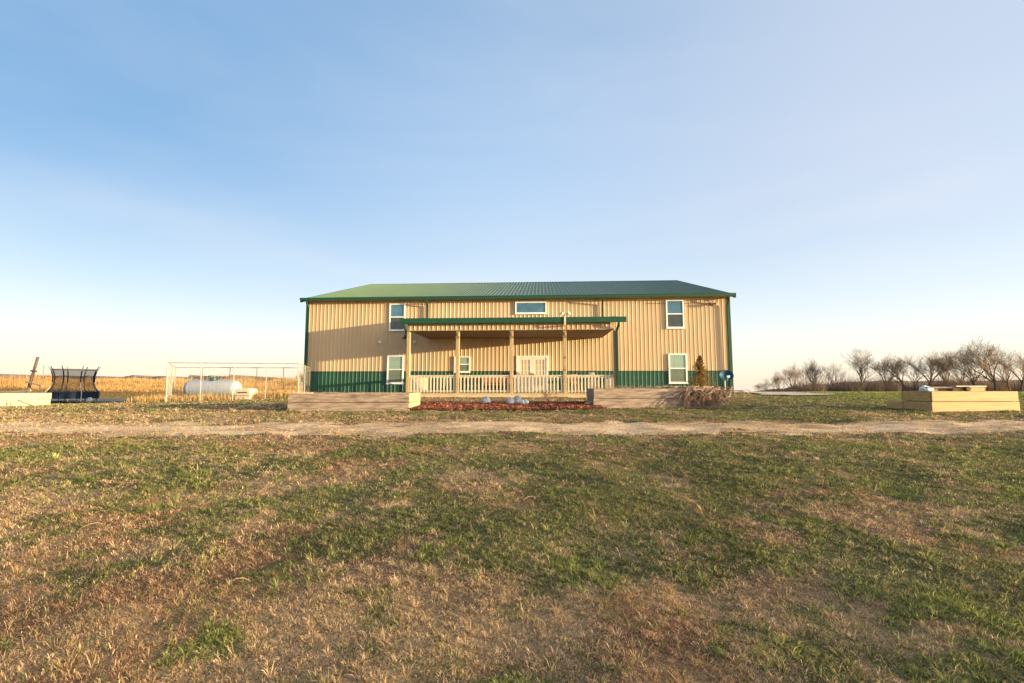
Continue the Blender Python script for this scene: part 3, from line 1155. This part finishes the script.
# stones in the mulch bed
for i, (px, Y, sx, sz, mm, lab) in enumerate([
        (486, 18.1, .17, .20, 'rock', 'small grey stone alone on the left of the mulch bed'),
        (510, 18.0, .15, .22, 'rock', 'squat grey stone, left one of the middle cluster'),
        (517, 18.15, .17, .22, 'rock', 'tallest grey stone of the middle cluster on the mulch'),
        (522.5, 17.9, .10, .15, 'pale_rock', 'small white stone beside the grey cluster on the mulch'),
        (526.5, 17.9, .10, .14, 'pale_rock', 'small white stone at the right end of the cluster'),
        (587.5, 16.6, .13, .11, 'ochre_rock', 'yellowish stone at the foot of the right planter')]):
    X = (px - 512) / 480 * Y
    tag(lump('stone', mm, (X, Y, gz(X, Y) + .02), sx, sx * .85, sz, i + 20, .3), lab, 'stone', 'stones in the mulch bed')

# ------------------------------------------------------------------ plants
def stem_tangle(mb, rnd, x0, x1, y0, y1, z0, n, hh, reach, rad, droop=1.0, lean=0):
    for i in range(n):
        x = rnd.gauss((x0 + x1) / 2, (x1 - x0) / 4); y = rnd.uniform(y0, y1)
        a = rnd.uniform(0, 6.283)
        r = reach * rnd.uniform(.25, 1); h = hh * rnd.uniform(.3, 1)
        pts = []
        wob = rnd.uniform(-1, 1)
        for q in range(7):
            t = q / 6
            pz = z0 + h * 4 * t * (1 - t * droop * .95) * .75
            pts.append((x + math.cos(a + wob * t) * r * t + lean * t, y + math.sin(a + wob * t) * r * t * .8, pz))
        k = rad * rnd.uniform(.6, 1.4)
        mb.tube(pts, [k, k, k * .9, k * .8, k * .7, k * .5, k * .3], 4, False)


rp_ = random.Random(5)
zp = gz(4.87, 16.2) + .6
sh = empty('dead_shrub', (6.3, 16.6, zp - .05))
tag(sh, 'tangled dead shrub spilling over the front of the right timber planter', 'shrub')
a = MB()
stem_tangle(a, rp_, -1.1, .75, -.25, .5, 0, 330, .28, .72, .012, 1.25)
a.build('stems', M['dead_stem'], sh)
a = MB()
stem_tangle(a, rp_, -.7, .75, -.3, .4, -.05, 230, .24, .7, .012, 1.6)
a.build('drooping_stems', M['dead_stem'], sh)
a = MB()
for i in range(230):   # cascade in front of the boards
    x = rp_.gauss(.2, .42); y = -.35
    pts = []
    w1, w2 = rp_.uniform(-.5, .5), rp_.uniform(-.25, .25)
    L = rp_.uniform(.25, .68); yo = rp_.uniform(.05, .38)
    for q in range(7):
        t = q / 6
        pts.append((x + w1 * t + w2 * math.sin(t * 5), y + .2 - (.2 + yo) * math.sin(t * 1.6), .12 * math.sin(t * 3.14) - L * t ** 1.5))
    k = rp_.uniform(.005, .013)
    a.tube(pts, [k, k, k, k, k * .8, k * .6, k * .3], 4, False)
a.build('hanging_stems', M['dead_stem_dark'], sh)

# dry stubble in both planters
for (cx, cy, w, lab, hgt, nn) in ((3.9, 16.8, 2.2, 'low dry stubble in the left half of the right timber planter', .13, 160),
                                 (-4.9, 15.7, 3.4, 'low brown stubble along the long left timber planter', .07, 110)):
    a = MB()
    rr = random.Random(int(cx * 7) + 50)
    for i in range(nn):
        x = rr.uniform(-w / 2, w / 2); y = rr.uniform(-.5, .5)
        h = hgt * rr.uniform(.5, 1.5); dx = rr.uniform(-.1, .1)
        a.tube([(x, y, 0), (x + dx * .5, y + rr.uniform(-.03, .03), h * .6), (x + dx, y, h)], [.006, .005, .002], 4, False)
    zz = (gz(4.87, 16.2) - .02 + .66 if cx > 0 else gz(-5.07, 15) - .04 + .59) - .06
    tag(a.build('dry_stubble', M['dead_stem'], None, (cx, cy, zz)), lab, 'dead plants')


# small bare shrub in the bed
def bare_tree(seed, h, trunk_r, spread=.8, nl=(6, 5, 5, 4), trunk_h=.3, twig_r=.02, levels=4, multi=1, seg=5):
    rnd = random.Random(seed)
    tk, cr = MB(), MB()

    def perp(d):
        v = Vector((rnd.gauss(0, 1), rnd.gauss(0, 1), rnd.gauss(0, 1)))
        v -= d * v.dot(d)
        return v.normalized()

    def branch(p, d, L, r, lvl, mb):
        pts = [p.copy()]; rad = [r]
        n = 5 if lvl < 2 else 3
        end = max(r * .42, twig_r * .5) if lvl < levels else twig_r * .35
        for i in range(n):
            wob = perp(d) * (.12 if lvl == 0 else .22)
            d = (d + wob + Vector((0, 0, .07 if lvl else .04))).normalized()
            p = p + d * (L / n)
            pts.append(p.copy()); rad.append(r + (end - r) * (i + 1) / n)
        mb.tube(pts, rad, 6 if lvl < 2 else 3, False)
        if lvl >= levels:
            return
        m = nl[min(lvl, len(nl) - 1)]
        for j in range(m):
            t = (rnd.uniform(.50 if lvl == 0 else .28, 1.0)) if j < m - 1 else 1.0
            k = t * n
            i = min(int(k), n - 1); f = k - i
            q = pts[i].lerp(pts[i + 1], f)
            rr = rad[i] + (rad[i + 1] - rad[i]) * f
            dd = (d + perp(d) * rnd.uniform(.45, 1.05) * spread + Vector((0, 0, .22 if lvl else .05))).normalized()
            branch(q, dd, L * rnd.uniform(.55, .80) * (1.45 if lvl == 0 else 1), max(rr * (.74 if lvl < 2 else .6), twig_r), lvl + 1, cr)

    for s in range(multi):
        d0 = Vector((rnd.gauss(0, .05), rnd.gauss(0, .05), 1)) if multi == 1 else Vector((rnd.gauss(0, .35), rnd.gauss(0, .3), 1))
        branch(Vector((rnd.gauss(0, .15) * (multi > 1), 0, -.15)), d0.normalized(), h * trunk_h * 1.3, trunk_r * (1 if multi == 1 else .7), 0, tk)
    # scale to exact height
    zmax = max(v[2] for v in cr.v)
    k = h / zmax
    for m in (tk, cr):
        m.v = [(x * k, y * k, z * k) for x, y, z in m.v]
    return tk, cr


t_, c_ = bare_tree(3, .62, .012, 1.1, (5, 4, 3), .35, .004, 3, 4)
e = empty('bare_shrub', ((552 - 512) / 480 * 19.4, 19.4, gz(1.6, 19.4)))
tag(e, 'small bare twiggy shrub behind the mulch bed before the double door', 'shrub')
t_.build('stem', M['dead_stem_dark'], e); c_.build('twigs', M['dead_stem_dark'], e)

# little brown conifer by the house
cx_, cy_ = (700 - 512) / 480 * 24.6, 24.6
con = empty('conifer', (cx_, cy_, gz(cx_, cy_) - .05))
tag(con, 'slim golden brown conifer in front of the right end wall', 'conifer')
MB().tube([(0, 0, 0), (.02, 0, .9), (0, 0, 1.8)], [.05, .03, .01], 8).build('trunk', M['bark'], con)
rng = np.random.default_rng(3)
n = 5200
t = rng.random(n) ** .9
zc = .12 + 1.95 * t
rmax = .50 * (1 - t) ** .85 * (.5 + .55 * np.minimum(1, t * 5)) + .03
ang = rng.random(n) * 6.28
rad = rmax * np.sqrt(rng.random(n)) * (.1 + 1.9 * sst(.2, .8, fbm(np.cos(ang) * 3 + zc * 2, np.sin(ang) * 3 + zc * 5, 3, 3)))
pos = np.stack([np.cos(ang) * rad, np.sin(ang) * rad, zc + .12 * rad], 1)
col = lerp(np.tile([.13, .085, .03], (n, 1)), np.tile([.40, .25, .08], (n, 1)), rng.random(n))
leaves_mesh(pos, rng.uniform(.015, .045, n), col, rng, 'foliage', M['strand'], None, con)

# satellite dish
Yd = 23.2
Xd = (725 - 512) / 480 * Yd
dz = gz(Xd, Yd)
dish = empty('satellite_dish', (Xd, Yd, dz))
tag(dish, 'dark blue satellite dish on a short pole by the right house corner', 'satellite dish')
MB().tube([(0, .12, -.1), (0, .12, .75), (0, .06, .86)], .028, 10).build('pole', M['galv'], dish)
Md = Matrix.Translation((0, 0, .98)) @ Matrix.Rotation(R(-62), 4, 'X') @ Matrix.Rotation(R(0), 4, 'Z')
q = MB()
prof = [(r, -.02 + .13 * (r / .36) ** 2) for r in (0.001, .09, .18, .27, .33, .36)] + [(.365, .12), (.33, .085), (.27, .05), (.18, .012), (.09, -.02), (.001, -.03)]
Md2 = Matrix.Translation((0, 0, .98)) @ Matrix.Rotation(R(72), 4, 'X') @ Matrix.Diagonal((.95, .74, 1, 1))
q.rev(prof, 28, Md2)
q.build('reflector', M['dish'], dish, smooth=True)
q = MB().tube([(0, .02, .76), (-.04, -.30, .80), (-.06, -.42, .93)], .014, 8)
q.box(-.12, 0, -.47, -.38, .90, .99)
q.build('feed_arm', M['white'], dish, bevel=.005)

# red and white marker stake and a blue tub beside the dish
mk = empty('marker_stake', (Xd + .12, Yd - .25, dz))
tag(mk, 'short red and white stake leaning below the satellite dish', 'stake')
MB().tube([(-.12, 0, -.05), (.02, 0, .26)], .035, 8).build('lower_shaft', M['white'], mk)
MB().tube([(.021, 0, .263), (.03, 0, .48)], .035, 8).build('upper_shaft', M['red'], mk)
tub = MB().rev([(.10, 0), (.13, .16), (.14, .16), (.14, .18), (.12, .18), (.10, .03)], 18)
tag(tub.build('tub', M['dish'], None, (Xd - .22, Yd - .35, gz(Xd, Yd - .3) - .01), True), 'small blue tub on the ground below the satellite dish', 'tub')

# ------------------------------------------------------------------ dog pen, tank, dog house
pen_c = [(-15.35, 21.4), (-9.9, 22.3), (-11.6, 27.6), (-18.9, 27.0)]
pen = empty('dog_pen', (-14.0, 24.0, gz(-14, 24)))
tag(pen, 'wire dog pen of thin galvanised posts left of the house', 'pen')
off = Vector(pen.location)
pr_ = random.Random(2)
topz = 2.24


def pen_side(a, b, nposts, thick, first=True):
    pts = []
    for i in range(nposts):
        if i == 0 and not first:
            continue
        t = i / (nposts - 1)
        x, y = a[0] + (b[0] - a[0]) * t, a[1] + (b[1] - a[1]) * t
        pts.append((x, y))
    return pts


wires = MB()
for (a, b, n_) in ((pen_c[0], pen_c[1], 5), (pen_c[1], pen_c[2], 3), (pen_c[2], pen_c[3], 6), (pen_c[3], pen_c[0], 3)):
    for i in range(n_ - 1):
        t = i / (n_ - 1)
        x, y = a[0] + (b[0] - a[0]) * t, a[1] + (b[1] - a[1]) * t
        lx, ly = x - off.x, y - off.y
        w = pr_.uniform(-.03, .03)
        MB().tube([(lx + w, ly, gz(x, y) - off.z - .1), (lx, ly, topz - off.z)], .024 if i == 0 else .017, 8).build(
            'post', M['galv'] if (a is pen_c[0] or a is pen_c[1]) else M['rust_steel'], pen)
    A = Vector((a[0] - off.x, a[1] - off.y, topz - off.z)); B = Vector((b[0] - off.x, b[1] - off.y, topz - off.z))
    MB().tube([A, B], .022, 8).build('top_rail', M['galv'], pen)
    L = (B - A).length
    d = (B - A) / L
    for k in range(int(L / .16)):
        p0 = A + d * (k * .16 + .05)
        zb = gz(p0.x + off.x, p0.y + off.y) - off.z
        wires.tube([(p0.x, p0.y, zb), (p0.x, p0.y, A.z)], .0024, 3, False)
    zb = gz(a[0], a[1]) - off.z
    for k in range(11):
        zz = zb + .05 + k * .165
        wires.tube([(A.x, A.y, zz), (B.x, B.y, zz)], .0016, 3, False)
# middle brace rails seen inside the pen
wires.build('wire_mesh', M['galv'], pen)

tx0, ty = -17.25, 25.4
tank = empty('propane_tank', (-15.75, ty, gz(-15.7, ty)))
tag(tank, 'long white propane tank lying behind the wire dog pen', 'propane tank')
Mt = Matrix.Translation((0, 0, .60)) @ Matrix.Rotation(R(90), 4, 'Y')
L2, r2 = 1.46, .43
prof = []
for k in range(9):
    a = math.pi / 2 * k / 8
    prof.append((max(.002, r2 * math.sin(a)), -L2 + .34 - .34 * math.cos(a)))
for k in range(8, -1, -1):
    a = math.pi / 2 * k / 8
    prof.append((max(.002, r2 * math.sin(a)), L2 - .34 + .34 * math.cos(a)))
MB().rev(prof, 36, Mt).build('vessel', M['tank'], tank, smooth=True)
MB().rev([(.16, .98), (.19, 1.0), (.19, 1.13), (.16, 1.19), (.04, 1.20)], 18, None, 0, 0).build('valve_dome', M['green_wall'], tank, smooth=True)
for x in (-.95, .95):
    MB().box(x - .06, x + .06, -.26, .26, -.12, .22).build('leg', M['tank'], tank, bevel=.01)

dhx, dhy = (248 - 512) / 480 * 22.9, 22.9
dh = empty('dog_house', (dhx, dhy, gz(dhx, dhy)), R(-6))
dh.scale = (.80, .80, .82)
dh.location.z -= .10
tag(dh, 'cream plastic dog house with rounded lid standing in the pen', 'dog house')
q = MB()
q.box(-.46, .46, -.36, .36, -.05, .36)
q.build('base', M['cream'], dh, bevel=.05)
q = MB()
sec = [(-.49, .365), (-.50, .43), (-.47, .62), (-.40, .72), (-.28, .765), (.28, .765), (.40, .72), (.47, .62), (.50, .43), (.49, .365)]
vs = [(x, y, z) for y in (-.39, .39) for x, z in sec]
ns = len(sec)
q.add(vs, [(i, (i + 1) % ns, ns + (i + 1) % ns, ns + i) for i in range(ns)] + [tuple(range(ns))[::-1], tuple(range(ns, 2 * ns))])
q.build('lid', M['cream'], dh, bevel=.025)
q = MB()
for i in range(6):
    q.box(-.28 + i * .10, -.21 + i * .10, -.402, -.392, .50, .57)
q.build('vent', M['dark'], dh)

# gas meter by the left house corner
mt = empty('utility_meter', house_pt(-HW - .42, .6, -.05))
tag(mt, 'grey utility meter on a stand beside the left house corner', 'meter')
MB().tube([(0, 0, -.1), (0, 0, .95)], .03, 8).build('stand', M['galv'], mt)
MB().box(-.13, .13, -.09, .09, .70, 1.02).build('meter_box', M['dark'], mt, bevel=.02)

# ------------------------------------------------------------------ trampoline
TY = 35.0
TX = (75.5 - 512) / 480 * TY
tz = gz(TX, TY)
tr_ = empty('trampoline', (TX, TY, tz))
tag(tr_, 'round trampoline with dark pads and curved safety net on the left', 'trampoline')
RR = 1.43


def ring(mb, r, z, rad, n=40):
    vs, fs = [], []
    for i in range(n):
        a = 2 * math.pi * i / n
        for k in range(8):
            b = 2 * math.pi * k / 8
            vs.append(((r + rad * math.cos(b)) * math.cos(a), (r + rad * math.cos(b)) * math.sin(a), z + rad * math.sin(b)))
    for i in range(n):
        for k in range(8):
            fs.append((i * 8 + k, ((i + 1) % n) * 8 + k, ((i + 1) % n) * 8 + (k + 1) % 8, i * 8 + (k + 1) % 8))
    mb.add(vs, fs)


q = MB(); ring(q, RR - .05, .74, .028); q.build('frame_ring', M['galv'], tr_, smooth=True)
q = MB().rev([(.01, .735), (RR - .35, .735), (RR - .35, .745), (.01, .745)], 40); q.build('mat', M['dark'], tr_)
q = MB().rev([(RR - .36, .75), (RR - .3, .80), (RR + .02, .79), (RR + .05, .72), (RR + .045, .30), (RR + .03, .30), (RR + .03, .70), (RR - .36, .74)], 40)
q.build('safety_pad', M['navy'], tr_, smooth=False)
hg = [(RR + .02, .78), (RR - .20, 1.05), (RR - .33, 1.45), (RR - .34, 1.85), (RR - .25, 2.2), (RR - .14, 2.42)]
n_ = 40
q = MB()
vs = [(r * math.cos(2 * math.pi * k / n_), r * math.sin(2 * math.pi * k / n_), z) for r, z in hg for k in range(n_)]
fs = [(i * n_ + k, i * n_ + (k + 1) % n_, (i + 1) * n_ + (k + 1) % n_, (i + 1) * n_ + k) for i in range(len(hg) - 1) for k in range(n_)]
q.add(vs, fs)
q.build('safety_net', M['net'], tr_, smooth=True)
q = MB(); ring(q, RR - .16, 2.36, .014); q.build('net_hoop', M['dark'], tr_)
for k in range(8):
    a = 2 * math.pi * (k + .32) / 8
    c, s = math.cos(a), math.sin(a)
    pts = [((r + .05) * c, (r + .05) * s, z) for r, z in [(RR + .02, .02), (RR + .02, .8), (RR - .18, 1.06), (RR - .29, 1.45), (RR - .30, 1.85), (RR - .2, 2.25), (RR + .0, 2.62)]]
    po = MB().tube(pts, .024, 8).build('net_pole', M['galv'] if k % 2 else M['navy'], tr_)
    MB().tube(pts[3:6], .036, 8).build('foam_sleeve', M['navy'], po)
for k in range(4):
    a = 2 * math.pi * (k + .35) / 4
    a2 = a + .5
    pts = [((RR - .06) * math.cos(a), (RR - .06) * math.sin(a), .72), ((RR - .1) * math.cos(a), (RR - .1) * math.sin(a), .03),
           ((RR - .1) * math.cos(a2), (RR - .1) * math.sin(a2), .03), ((RR - .06) * math.cos(a2), (RR - .06) * math.sin(a2), .72)]
    MB().tube(pts, .024, 8).build('leg', M['galv'], tr_)
# white wheel / ball by its right foot
wx, wy = TX + 2.0, TY - .9
wh = MB().rev([(.05, -.06), (.19, -.06), (.21, 0), (.19, .06), (.05, .06)], 20, Matrix.Translation((0, 0, .2)) @ Matrix.Rotation(R(70), 4, 'X'))
tag(wh.build('spare_wheel', M['tank'], None, (wx, wy, gz(wx, wy)), True), 'small pale wheel leaning by the right foot of the trampoline', 'wheel')

# leaning post with a rail
LY = 24.0
lx = (28 - 512) / 480 * LY
lp = empty('leaning_post', (lx, LY, gz(lx, LY)))
tag(lp, 'thick wooden post leaning right with a broken rail at left edge', 'post')
MB().tube([(-.05, 0, -.15), (.16, .02, 1.0), (.42, .05, 2.42)], [.055, .065, .06], 10).build('post', M['bark'], lp)
MB().box(-.09, .09, -.09, .09, -.03, .03, Matrix.Translation((.29, .03, 1.72)) @ Matrix.Rotation(R(10), 4, 'Y')).build('band', M['dark'], lp)
MB().tube([(.12, -.10, 1.18), (1.05, -.25, .98)], .04, 6).build('rail', M['grey_wood'], lp)
MB().tube([(1.02, -.2, -.15), (1.0, -.2, 2.0)], .014, 6).build('rod', M['rust_steel'], lp)
# stakes in front of the left bed, a stick, a dark plank on the bed
for px, yb, h, lab in ((10.5, 19.3, .34, 'taller thin stake in front of the pale raised bed'), (14.5, 19.0, .24, 'shorter thin stake in front of the pale raised bed')):
    X = (px - 512) / 480 * yb
    tag(MB().tube([(0, 0, -.1), (.01, 0, h)], .022, 7).build('garden_stake', M['old_wood'], None, (X, yb, gz(X, yb))), lab, 'stake', 'stakes by the pale raised bed')
X = (30 - 512) / 480 * 19.0
tag(MB().tube([(-.35, 0, .30), (-.1, 0, .19), (.4, 0, .035)], .022, 7).build('stick', M['old_wood'], None, (X, 19.0, gz(X, 19.0))), 'bent dark stick lying against the pale raised bed', 'stick')
X = -22.3
tag(MB().tube([(-1.4, 0, -.02), (.0, 0, 0), (.75, 0, .07)], .05, 7).build('branch', M['grey_wood'], None, (X, 21.6, gz(-21, 21) + .60)), 'dark weathered branch lying on the pale raised bed', 'branch')

# small post marker left of the path, dark stump in the field edge
X = (129 - 512) / 480 * 33
tag(lump('dark_stone', 'dark', (X, 33, gz(X, 33)), .14, .14, .14, 44, .3), 'small dark stone beside the grey gravel drive', 'stone')

# ------------------------------------------------------------------ treeline on the right
variants = []
for sdd, nl, sp, mul, trh in ((1, (6, 5, 4, 4, 3), .95, 1, .30), (2, (5, 5, 4, 4, 3), .90, 1, .30), (5, (5, 5, 4, 4, 3), .85, 1, .26),
                              (8, (3, 4, 4, 4, 3), .85, 4, .22), (11, (6, 5, 4, 4, 3), 1.0, 1, .27)):
    variants.append(bare_tree(sdd, 10.0, .33, sp, nl, trh, .0135, 5, mul))
vm = []


def make_tree(i, loc, h, rz, label, widen=1.0):
    e = empty('bare_tree', loc, rz)
    tag(e, label, 'tree', 'bare trees of the distant treeline')
    for j, nm, mm in ((0, 'trunk', 'bark'), (1, 'crown', 'twig')):
        while len(vm) <= i:
            vm.append({})
        if nm in vm[i]:
            o = vm[i][nm].copy(); COL.objects.link(o); o.parent = e
        else:
            o = variants[i][j].build(nm, M[mm], e)
            vm[i][nm] = o
    s = h / 10
    e.scale = (s * widen, s * widen, s)
    return e


trees = [
    (757, 10, 165, 3, 'tiny bare thicket at the far left end of the treeline'),
    (764, 11, 160, 2, 'low bare tree second from the left end of the treeline'),
    (777, 20, 150, 3, 'short many-stemmed bare tree beside the tiny thicket'),
    (791, 28, 145, 3, 'bushy bare tree left of the many-stemmed clump'),
    (811, 33, 135, 3, 'wide many-stemmed bare tree, left group of the treeline'),
    (832, 29, 135, 1, 'slender bare tree just left of the tall lone one'),
    (860, 43, 130, 0, 'tall rounded bare tree with a clear trunk, left of the gap'),
    (884, 32, 130, 2, 'smaller bare tree right beside the tall rounded one'),
    (902, 38, 125, 4, 'wide bare tree above the left end of the pine box'),
    (913, 35, 128, 1, 'bare tree above the blue bag on the pine box'),
    (927, 40, 125, 2, 'bare tree above the lumber pile, its left half'),
    (945, 40, 122, 4, 'spreading bare tree above the middle of the pine box'),
    (960, 38, 126, 1, 'narrow bare tree between the spreading one and the tallest'),
    (974, 40, 118, 2, 'leaning bare tree just left of the tallest one'),
    (993, 54, 112, 4, 'tallest bare tree, above the right end of the pine box'),
    (1007, 38, 122, 0, 'bare tree just right of the tallest one'),
    (1019, 42, 115, 2, 'bare tree at the right edge of the picture'),
]
trd = random.Random(77)
for i, (px, hp, Y, v, lab) in enumerate(trees):
    X = (px - 512) / 480 * Y
    make_tree(v, (X, Y, gz(X, Y) - .2), hp * Y / 480 * 1.12 + .4, trd.uniform(0, 6.28), lab)

# undergrowth below the trees: one tangled mass
ur = np.random.default_rng(21)
nb = 330
by = ur.uniform(120, 168, nb); bx_ = (742 + 370 * ur.random(nb) ** .9 - 512) / 480 * by
bh = np.where(ur.random(nb) < .3, ur.uniform(4.6, 7.2, nb), ur.uniform(2.2, 4.6, nb)) * sst(735, 830, bx_ / by * 480 + 512)
n = 60000
bi = ur.integers(0, nb, n); an = ur.random(n) * 6.283
q_ = np.sqrt(ur.random(n)) * bh[bi] * .55
X = bx_[bi] + np.cos(an) * q_; Y = by[bi] + np.sin(an) * q_
h = bh[bi] * np.sqrt(np.clip(1.05 - (q_ / (bh[bi] * .58 + 1e-6)) ** 2, .05, 1)) * ur.uniform(.35, 1.1, n)
C = lerp(np.tile([.15, .11, .085], (n, 1)), np.tile([.34, .235, .16], (n, 1)), ur.random(n))
tag(blades(X, Y, zg(X, Y) - .1, h + .2, np.full(n, .055), an, ur.uniform(.0, .7, n), C, C, 'undergrowth', M['strand']),
    'grey brown undergrowth below the bare trees', 'brush')


# far wooded ridges
def ridge(name, x0, x1, y, zb, ztop, seed, m, depth=120):
    n = 160
    mb = MB()
    vs = []
    for i in range(n + 1):
        t = i / n
        x = x0 + (x1 - x0) * t
        e = min(1, t * 6, (1 - t) * 6)
        hh = zb + (ztop - zb) * e * (.72 + .4 * float(fbm(np.array([t * 6.0]), np.array([0.]), seed, 3)[0]) + .38 * float(vnoise(np.array([t * 75.]), np.array([0.]), seed)[0]))
        vs += [(x, y, zb - 8), (x, y + depth * .25, hh), (x, y + depth, hh - 1), (x, y + depth * 1.6, zb - 8)]
    fs = []
    for i in range(n):
        for k in range(3):
            a = i * 4 + k
            fs.append((a, a + 4, a + 5, a + 1))
    mb.add(vs, fs)
    o = mb.build(name, m)
    o['kind'] = 'structure'
    return o


wood_m = mat('distant_winter_woods', (.10, .085, .080), .95, .3, .05, 1.0, .3)
ridge('hills', 330, 1500, 640, -12, 6.0, 4, wood_m)
ridge('hills', -560, -200, 420, -7, 7.5, 9, wood_m)

# brown winter wood behind the dog pen
wr = np.random.default_rng(31)
n = 12000
Y = wr.uniform(150, 185, n); X = (wr.uniform(226, 330, n) - 512) / 480 * Y
h = (3.0 + 3.2 * sst(.3, .7, fbm(X * .1, Y * .04, 13, 3))) * wr.uniform(.4, 1.1, n)
C = lerp(np.tile([.14, .09, .055], (n, 1)), np.tile([.32, .20, .11], (n, 1)), wr.random(n))
tag(blades(X, Y, zg(X, Y) - .1, h * .85, np.full(n, .16), wr.random(n) * 6.28, wr.uniform(.05, .6, n), C, C, 'distant_wood', M['strand']),
    'brown winter wood far behind the dog pen', 'wood')
# weedy sprays standing above the golden field at the far left
n = 5000
Y = wr.uniform(70, 110, n); X = (np.where(wr.random(n) < .4, wr.uniform(-30, 52, n), wr.uniform(50, 300, n)) - 512) / 480 * Y
h = wr.uniform(.3, 2.0, n) * sst(.35, .8, fbm(X * .35, Y * .1, 3, 3)) * np.where(X / Y * 480 < -455, 1.35, .75)
C = lerp(np.tile([.28, .14, .06], (n, 1)), np.tile([.48, .29, .12], (n, 1)), wr.random(n))
tag(blades(X, Y, zg(X, Y), h + .5, np.full(n, .05), wr.random(n) * 6.28, wr.uniform(.05, .4, n), C, C, 'tall_weeds', M['strand']),
    'tall dry weeds rising above the golden field on the left', 'weeds')

# tall dry grass left standing round the dog pen
n = 5200
X = np.concatenate([wr.uniform(-17.6, -10, n // 2), wr.normal(-14.6, .7, n // 4), wr.normal(-11.2, .8, n - n // 2 - n // 4)])
Y = np.interp(X, [-18, -9.5], [21.7, 23.0]) + wr.gamma(1.5, .5, n)
h = wr.uniform(.12, .42, n) * (.5 + fbm(X * 1.2, Y, 3, 2))
C = lerp(np.tile([.44, .27, .10], (n, 1)), np.tile([.68, .46, .20], (n, 1)), wr.random(n))
tag(blades(X, Y, zg(X, Y) - .01, h, np.full(n, .016), wr.random(n) * 6.28, wr.uniform(.1, .7, n), C, C, 'pen_grass', M['strand']),
    'tall dry yellow grass standing in and round the dog pen', 'grass')
